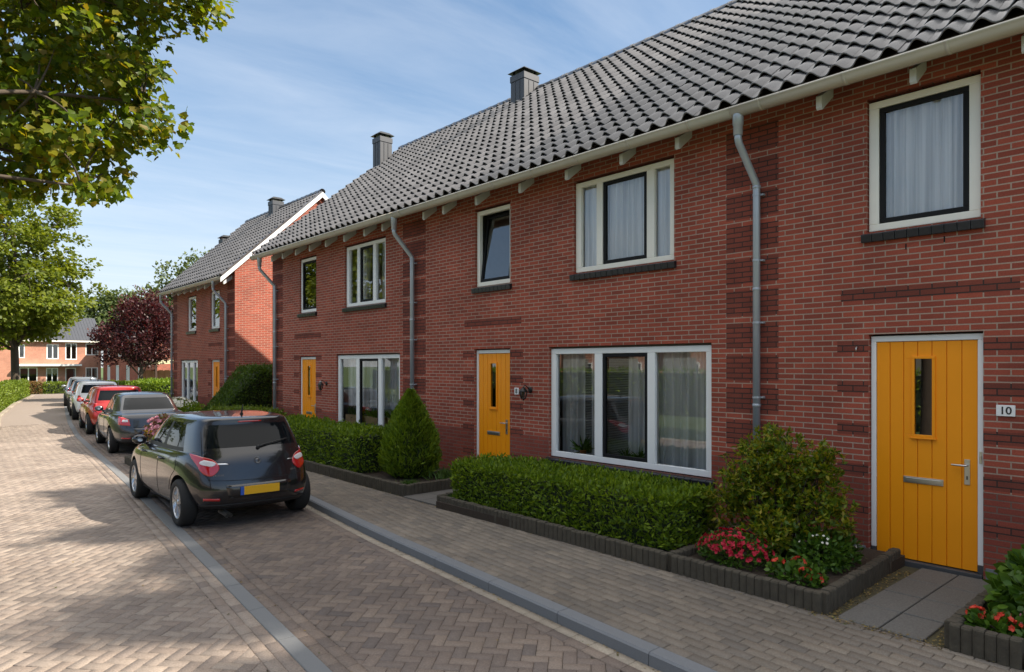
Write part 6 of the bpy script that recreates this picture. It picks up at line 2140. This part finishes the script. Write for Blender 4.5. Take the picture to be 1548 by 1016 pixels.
for i, (x, y, z, r, lab) in enumerate(((16.6, 131, 9.5, 4.0, 'leftmost distant green tree above the far roof'), (20.4, 129, 11.6, 4.3, 'taller distant green tree above the purple tree'), (25.0, 127, 10.5, 4.3, 'distant green tree right of the purple tree top'))):
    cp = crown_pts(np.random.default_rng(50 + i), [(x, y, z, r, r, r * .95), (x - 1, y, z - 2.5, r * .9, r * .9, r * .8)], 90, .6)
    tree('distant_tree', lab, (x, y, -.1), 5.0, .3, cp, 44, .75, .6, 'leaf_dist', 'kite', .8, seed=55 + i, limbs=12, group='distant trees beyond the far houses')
for i, (x, y, lab) in enumerate(((-9.7, 29.5, 'verge tree left of the frame, mirrored in upper windows above the conifer'), (-9.3, 38.5, 'farther verge tree standing behind the middle of the roadside hedge'), (-9.2, 47.0, 'verge tree behind the far part of the roadside hedge'))):
    cp = crown_pts(np.random.default_rng(65 + i), [(x, y, 5.6, 3.0, 3.6, 3.6), (x - 1, y, 8, 2.6, 2.8, 2.4)], 130, .6)
    tree('maple_tree', lab, (x - .8, y, -.15), 2.4, .2, cp, 60, .36, .25, 'leaf_maple_far', 'kite', .9, seed=67 + i, limbs=14, group='broadleaf trees on the left verge')
# trees added behind the nearest house, out of frame, crowns shaped to shade the road
cp = crown_pts(np.random.default_rng(61), [(6.7, -8.0, 15.3, 1.1, 1.7, 1.2), (6.8, -10.9, 15.3, 1.1, 1.7, 1.1), (6.7, -5.2, 15.2, 1.1, 1.7, 1.2), (5.5, -7.2, 15.3, .8, .9, .6), (5.9, -9.3, 15.3, .6, .5, .5)], 60, .9)
tree('shade_tree', 'tall tree added out of frame behind the houses to dapple the road', (9.6, -8.6, -.1), 8.0, .26, cp, 120, .30, .24, 'leaf_shade', 'kite', .9, seed=62, limbs=14, group='added shade trees behind the houses')
cp = crown_pts(np.random.default_rng(63), [(6.5, -1.4, 14.8, 1.1, 2.2, 1.2), (6.4, -3.6, 14.8, 1.0, 1.6, 1.1), (5.9, -0.4, 14.8, .7, .9, .6)], 48, .9)
tree('shade_tree', 'second tall tree added out of frame to shade the parked black car', (9.4, -2.2, -.1), 8.0, .24, cp, 120, .32, .25, 'leaf_shade', 'kite', .9, seed=64, limbs=14, group='added shade trees behind the houses')

# ------------------------------------------------------------------ far buildings
def far_block(name, label, y, x0, x1, ze, zr, depth, wins, doors=(), face='-y', canopy=None, wall='brick_pale'):
    """simple house; facade on plane y (facing -y) or plane x (facing -x); wins = (a, b, z0, z1, lights)"""
    def P(a, d, z):
        return (a, y + d, z) if face == '-y' else (y + d, a, z)
    h = thing(name, label, 'house', P((x0 + x1) / 2, 0, 0))
    mb = MB()
    holes = [w[:4] for w in wins] + [w[:4] for w in doors]
    us = [v for q in holes for v in q[:2]]; zs = [v for q in holes for v in q[2:4]]
    for a, b in cells(x0, x1, us):
        for c, d in cells(-.2, ze, zs):
            if any(q[0] < (a + b) / 2 < q[1] and q[2] < (c + d) / 2 < q[3] for q in holes):
                continue
            mb.quad(P(a, 0, c), P(b, 0, c), P(b, 0, d), P(a, 0, d), 0, [(a, c), (b, c), (b, d), (a, d)])
    for e in (x0, x1):
        n = len(mb.v)
        pts = [(0, -.2), (depth, -.2), (depth, ze), (depth / 2, zr - .05), (0, ze)]
        for a, b in pts:
            mb.vert(P(e, a, b))
        mb.face([n + i for i in range(5)], 0, pts)
    mb.quad(P(x0, depth, -.2), P(x1, depth, -.2), P(x1, depth, ze), P(x0, depth, ze), 0, [(x0, -.2), (x1, -.2), (x1, ze), (x0, ze)])
    obj('wall', mb, wall, h)
    rm = MB()
    o = .35
    sl = (zr - ze) / (depth / 2)
    rm.quad(P(x0 - .15, -o, ze - o * sl + .12), P(x1 + .15, -o, ze - o * sl + .12), P(x1 + .15, depth / 2, zr + .12), P(x0 - .15, depth / 2, zr + .12))
    rm.quad(P(x0 - .15, depth / 2, zr + .12), P(x1 + .15, depth / 2, zr + .12), P(x1 + .15, depth + o, ze - o * sl + .12), P(x0 - .15, depth + o, ze - o * sl + .12))
    n = int((x1 - x0) / .3)
    for i in range(n):         # tile rolls
        a = x0 - .1 + (x1 - x0 + .2) * i / n
        rm.quad(P(a, -o, ze - o * sl + .15), P(a + .12, -o, ze - o * sl + .15), P(a + .12, depth / 2, zr + .15), P(a, depth / 2, zr + .15))
    obj('roof', rm, 'roof_far', h, solid=.06)
    fm = MB()
    p0, p1 = P(x0 - .2, -o - .14, ze - o * sl - .02), P(x1 + .2, -o + .02, ze - o * sl + .14)
    fm.box(min(p0[0], p1[0]), max(p0[0], p1[0]), min(p0[1], p1[1]), max(p0[1], p1[1]), p0[2], p1[2])
    obj('gutter', fm, 'cream_paint', h)
    def bx(m_, a, b, d0, d1, c, d):
        p, q = P(a, d0, c), P(b, d1, d)
        m_.box(min(p[0], q[0]), max(p[0], q[0]), min(p[1], q[1]), max(p[1], q[1]), c, d)
    for (a, b, c, d, k) in list(wins) + list(doors):
        f = MB(); t = .09
        bx(f, a, b, .02, .12, c, c + t); bx(f, a, b, .02, .12, d - t, d); bx(f, a, a + t, .02, .12, c + t, d - t); bx(f, b - t, b, .02, .12, c + t, d - t)
        for i in range(1, k):
            u = a + (b - a) * i / k
            bx(f, u - t / 2, u + t / 2, .02, .12, c + t, d - t)
        w = obj('window', f, 'white_paint', h)
        p = MB(); p.quad(P(a + t, .08, c + t), P(b - t, .08, c + t), P(b - t, .08, d - t), P(a + t, .08, d - t))
        obj('pane', p, 'glass_dark', w)
        r = MB(); r.quad(P(a - .3, .9, c - .3), P(b + .3, .9, c - .3), P(b + .3, .9, d + .3), P(a - .3, .9, d + .3))
        obj('room', r, 'interior', h)
    if canopy:
        f = MB(); bx(f, canopy[0], canopy[1], -1.0, 0, canopy[2] - .1, canopy[2] + .12)
        obj('canopy', f, 'white_paint', h)
    return h


far_block('end_house', 'pale pink brick house closing the end of the street', 88, -9.0, 9.0, 4.85, 7.45, 8.5,
          [(3.90, 5.0, 2.75, 4.35, 2), (5.6, 6.7, 2.7, 4.48, 2), (7.5, 8.75, 3.2, 4.5, 2), (1.0, 2.0, 2.85, 4.3, 2), (-2.2, -0.9, 2.85, 4.3, 2)],
          [(1.5, 3.1, 0, 1.85, 2), (3.85, 4.95, .1, 1.8, 2), (5.6, 6.6, .05, 1.8, 1), (7.5, 8.7, .0, 1.85, 2), (-2.4, -.4, .1, 1.8, 3)], canopy=(1.3, 7.0, 2.1))
far_block('side_house', 'shaded brick wing on the right, half behind the purple tree', 9.1, 66.0, 87.4, 4.75, 7.3, 8.0,
          [(84.0, 85.4, .3, 2.1, 2), (80.0, 81.4, .3, 2.1, 2), (75.5, 77, .3, 2.1, 2), (71, 72.4, .2, 2.1, 2), (84, 85.4, 3, 4.3, 2), (79, 80.4, 3, 4.3, 2), (73, 74.4, 3, 4.3, 2)], face='-x', wall='brick')
pp = MB()
# a carport with a pale roof between the second row and the purple tree
cp_ = thing('carport', 'carport with a pale yellowish flat roof beside the purple tree', 'carport', (6.2, 52, 0))
m_ = MB(); m_.hexa([(4.9, 50, 2.15), (8.2, 50, 2.3), (8.2, 54, 2.3), (4.9, 54, 2.15), (4.9, 50, 2.35), (8.2, 50, 2.6), (8.2, 54, 2.6), (4.9, 54, 2.35)]); obj('roof', m_, 'carport_roof', cp_)
for x in (5.0, 8.1):
    for y in (50.1, 53.9):
        m_ = MB(); m_.box(x - .06, x + .06, y - .06, y + .06, -.1, 2.16); obj('post', m_, 'soffit_wood', cp_)
m_ = MB(); m_.box(4.9, 8.2, 54.05, 54.2, -.1, 1.7)
for i in range(8):
    m_.box(4.9 + i * .42, 5.2 + i * .42, 54.02, 54.05, -.1, 1.74)
tag(obj('garden_wall', m_, 'brick_pale', loc=(6.5, 54.1, 0)), 'brick garden wall behind the carport', 'wall')
# across the street (left of the frame, seen in the window reflections)
far_block('opposite_house', 'row of pale brick houses across the street, mirrored in the windows', -34, -20, 45, 5.2, 8.2, -8,
          [(y, y + 2.2, z, z + 1.5, 3) for y in range(-18, 44, 5) for z in (.8, 3.3)], face='-x')
box_hedge('opposite_hedge', 'hedge along the lawn across the street, mirrored in the windows', 'hedge', -18.6, -17.6, -18, 44, -.15, 1.85, 14000, .16, 'leaf_hedge', .5, seed=71, rough=.06)

# ------------------------------------------------------------------ behind the windows
curtain('net_curtain', 'white net curtain in the upper window above the nearest orange door', .17, 1.95, 2.9, 3.60, 4.95, 9, .02, 1)
curtain('net_curtain', 'white net curtain across the three light upper window of the middle house', .17, 5.45, 7.2, 3.58, 4.95, 9, .02, 2)
curtain('net_curtain', 'net curtain hanging full width behind the right light of the big ground floor window', .285, 4.86, 5.83, .66, 2.4, 8, .028, 3)
curtain('net_curtain', 'net curtain drawn half across the middle light with the dark sash', .285, 5.86, 6.38, .66, 2.4, 8, .028, 4)
curtain('net_curtain', 'net curtain at the left light of the big window, beside the spider plant', .285, 6.86, 7.12, .66, 2.4, 8, .028, 5)
curtain('net_curtain', 'second strip of net curtain at the far left of the big window', .285, 7.30, 7.74, .66, 2.4, 8, .028, 6)
blind('white slatted blind behind the big ground floor window of the middle house', .36, 4.9, 7.74, .70, 2.34, 'slatted blinds behind the ground floor windows')
curtain('net_curtain', 'net curtain in the three light window beside the conifer', .285, 12.25, 14.95, 1.12, 2.35, 8, .028, 7)
blind('white slatted blind in the window beside the conifer', .40, 12.3, 14.9, .72, 2.3, 'slatted blinds behind the ground floor windows')
curtain('net_curtain', 'net curtain at the right of the upper window over the conifer', .285, 12.8, 13.3, 3.5, 4.9, 8, .02, 8)
curtain('net_curtain', 'net curtain at the left of the upper window over the conifer', .285, 13.95, 14.5, 3.5, 4.9, 8, .02, 9)


def pot_plant(label, x, y, z, r, h, mat, n, ls, seed):
    root = thing('potted_plant', label, 'potted plant', (x, y, z), 0, 'potted plants on the window sill')
    mb = MB(); mb.lathe([(0, z), (r * .75, z), (r, z + h), (r * 1.05, z + h), (r * 1.05, z + h - .012), (r * .9, z + h - .015), (0, z + h - .015)], (x, y, 0), 'z', 18)
    obj('pot', mb, mat, root)
    rng = np.random.default_rng(seed)
    P = np.tile(np.array([[x, y, z + h - .01]]), (n, 1)) + rng.normal(0, r * .3, (n, 3)) * [1, 1, .2]
    A = unit(rng.normal(0, 1, (n, 3)) * [1, 1, .4] + [0, 0, .8])
    leaf_mesh('foliage', P, A, rnd_dir(rng, n), ls * rng.uniform(.6, 1.2, n), .13, 'leaf_broad', parent=root)


def sill_board(house, x0, x1, ya, yb, z):
    mb = MB(); mb.box(x0, x1, ya, yb, z - .03, z)
    obj('window_board', mb, 'white_paint', house, bevel=.004)


sill_board(H8, .137, .36, 4.6, 8.0, .665)
sill_board(H6, .137, .36, 12.0, 15.2, .665)
pot_plant('spider plant in a terracotta pot at the left light of the big window', .19, 7.22, .667, .055, .11, 'terracotta', 60, .24, 1)
pot_plant('plant in a terracotta pot behind the dark sash of the big window', .19, 6.12, .667, .05, .09, 'terracotta', 46, .17, 2)
pot_plant('small plant in a white pot left of the terracotta one behind the dark sash', .19, 6.36, .667, .045, .08, 'pot_white', 40, .17, 3)
for i, (a, b, lab) in enumerate(((14.15, 14.85, 'left wooden planter box in the window beside the conifer'), (13.2, 13.95, 'middle wooden planter box in the window beside the conifer'), (12.35, 12.95, 'right wooden planter box in the window beside the conifer'))):
    root = thing('planter_box', lab, 'planter', (.25, (a + b) / 2, .667), 0, 'wooden planter boxes in the window')
    mb = MB()
    for k in range(2):
        mb.box(.17, .34, a, b, .667 + k * .135, .667 + k * .135 + .128)
    mb.box(.18, .33, a + .01, b - .01, .667, .92)
    obj('box', mb, 'wood_box', root, bevel=.004)
    rng = np.random.default_rng(80 + i)
    n = 90
    P = np.stack([rng.uniform(.19, .32, n), rng.uniform(a + .05, b - .05, n), np.full(n, .91)], 1)
    leaf_mesh('foliage', P, unit(rng.normal(0, .5, (n, 3)) + [0, 0, 1]), rnd_dir(rng, n), .24 * rng.uniform(.5, 1.2, n), .2, 'leaf_broad', parent=root)

# ------------------------------------------------------------------ litter and moss along the edges
rng = np.random.default_rng(90)
P_, n_ = [], 0
for fx_, z_, n_, sp in ((lambda y: kerb_f(y) - .03, ZR + .004, 260, .03), (lambda y: WB(y) - .03, ZW + .006, 420, .035), (lambda y: strip_r(y) + .03, ZR + .004, 120, .05), (lambda y: kerb_b(y) + .05, ZW + .006, 60, .05)):
    y = rng.uniform(1, 22, n_)
    P_.append(np.stack([np.array([fx_(q) for q in y]) + rng.normal(0, sp, n_), y, np.full(n_, z_)], 1))
yy = rng.uniform(2.40, 2.56, 420); P_.append(np.stack([rng.uniform(-2.12, -.2, 420), yy, np.full(420, .026)], 1))
yy = rng.uniform(1.60, 1.76, 420); P_.append(np.stack([rng.uniform(-2.12, -.2, 420), yy, np.full(420, .026)], 1))
xx = rng.uniform(-2.16, -2.02, 200); P_.append(np.stack([xx, rng.uniform(1.6, 2.6, 200), np.full(200, .036)], 1))
y = rng.uniform(1, 14, 160); P_.append(np.stack([rng.uniform(-7, -2.2, 160), y, np.full(160, ZR + .004)], 1))
P_ = np.concatenate(P_)
n = len(P_)
ok = ~((P_[:, 0] > -3.75) & (P_[:, 2] < 0) & (P_[:, 0] > np.array([kerb_f(q) for q in P_[:, 1]])))
P_ = P_[ok]; n = len(P_)
A = unit(rng.normal(0, 1, (n, 3)) * [1, 1, .15])
o = leaf_mesh('leaf_litter', P_, A, unit(rng.normal(0, .3, (n, 3)) + [0, 0, 1]), .022 * rng.uniform(.4, 1.5, n), .6, 'litter')
o['kind'] = 'stuff'; o['label'] = 'small fallen leaves and crumbs along the kerb and bed edges'
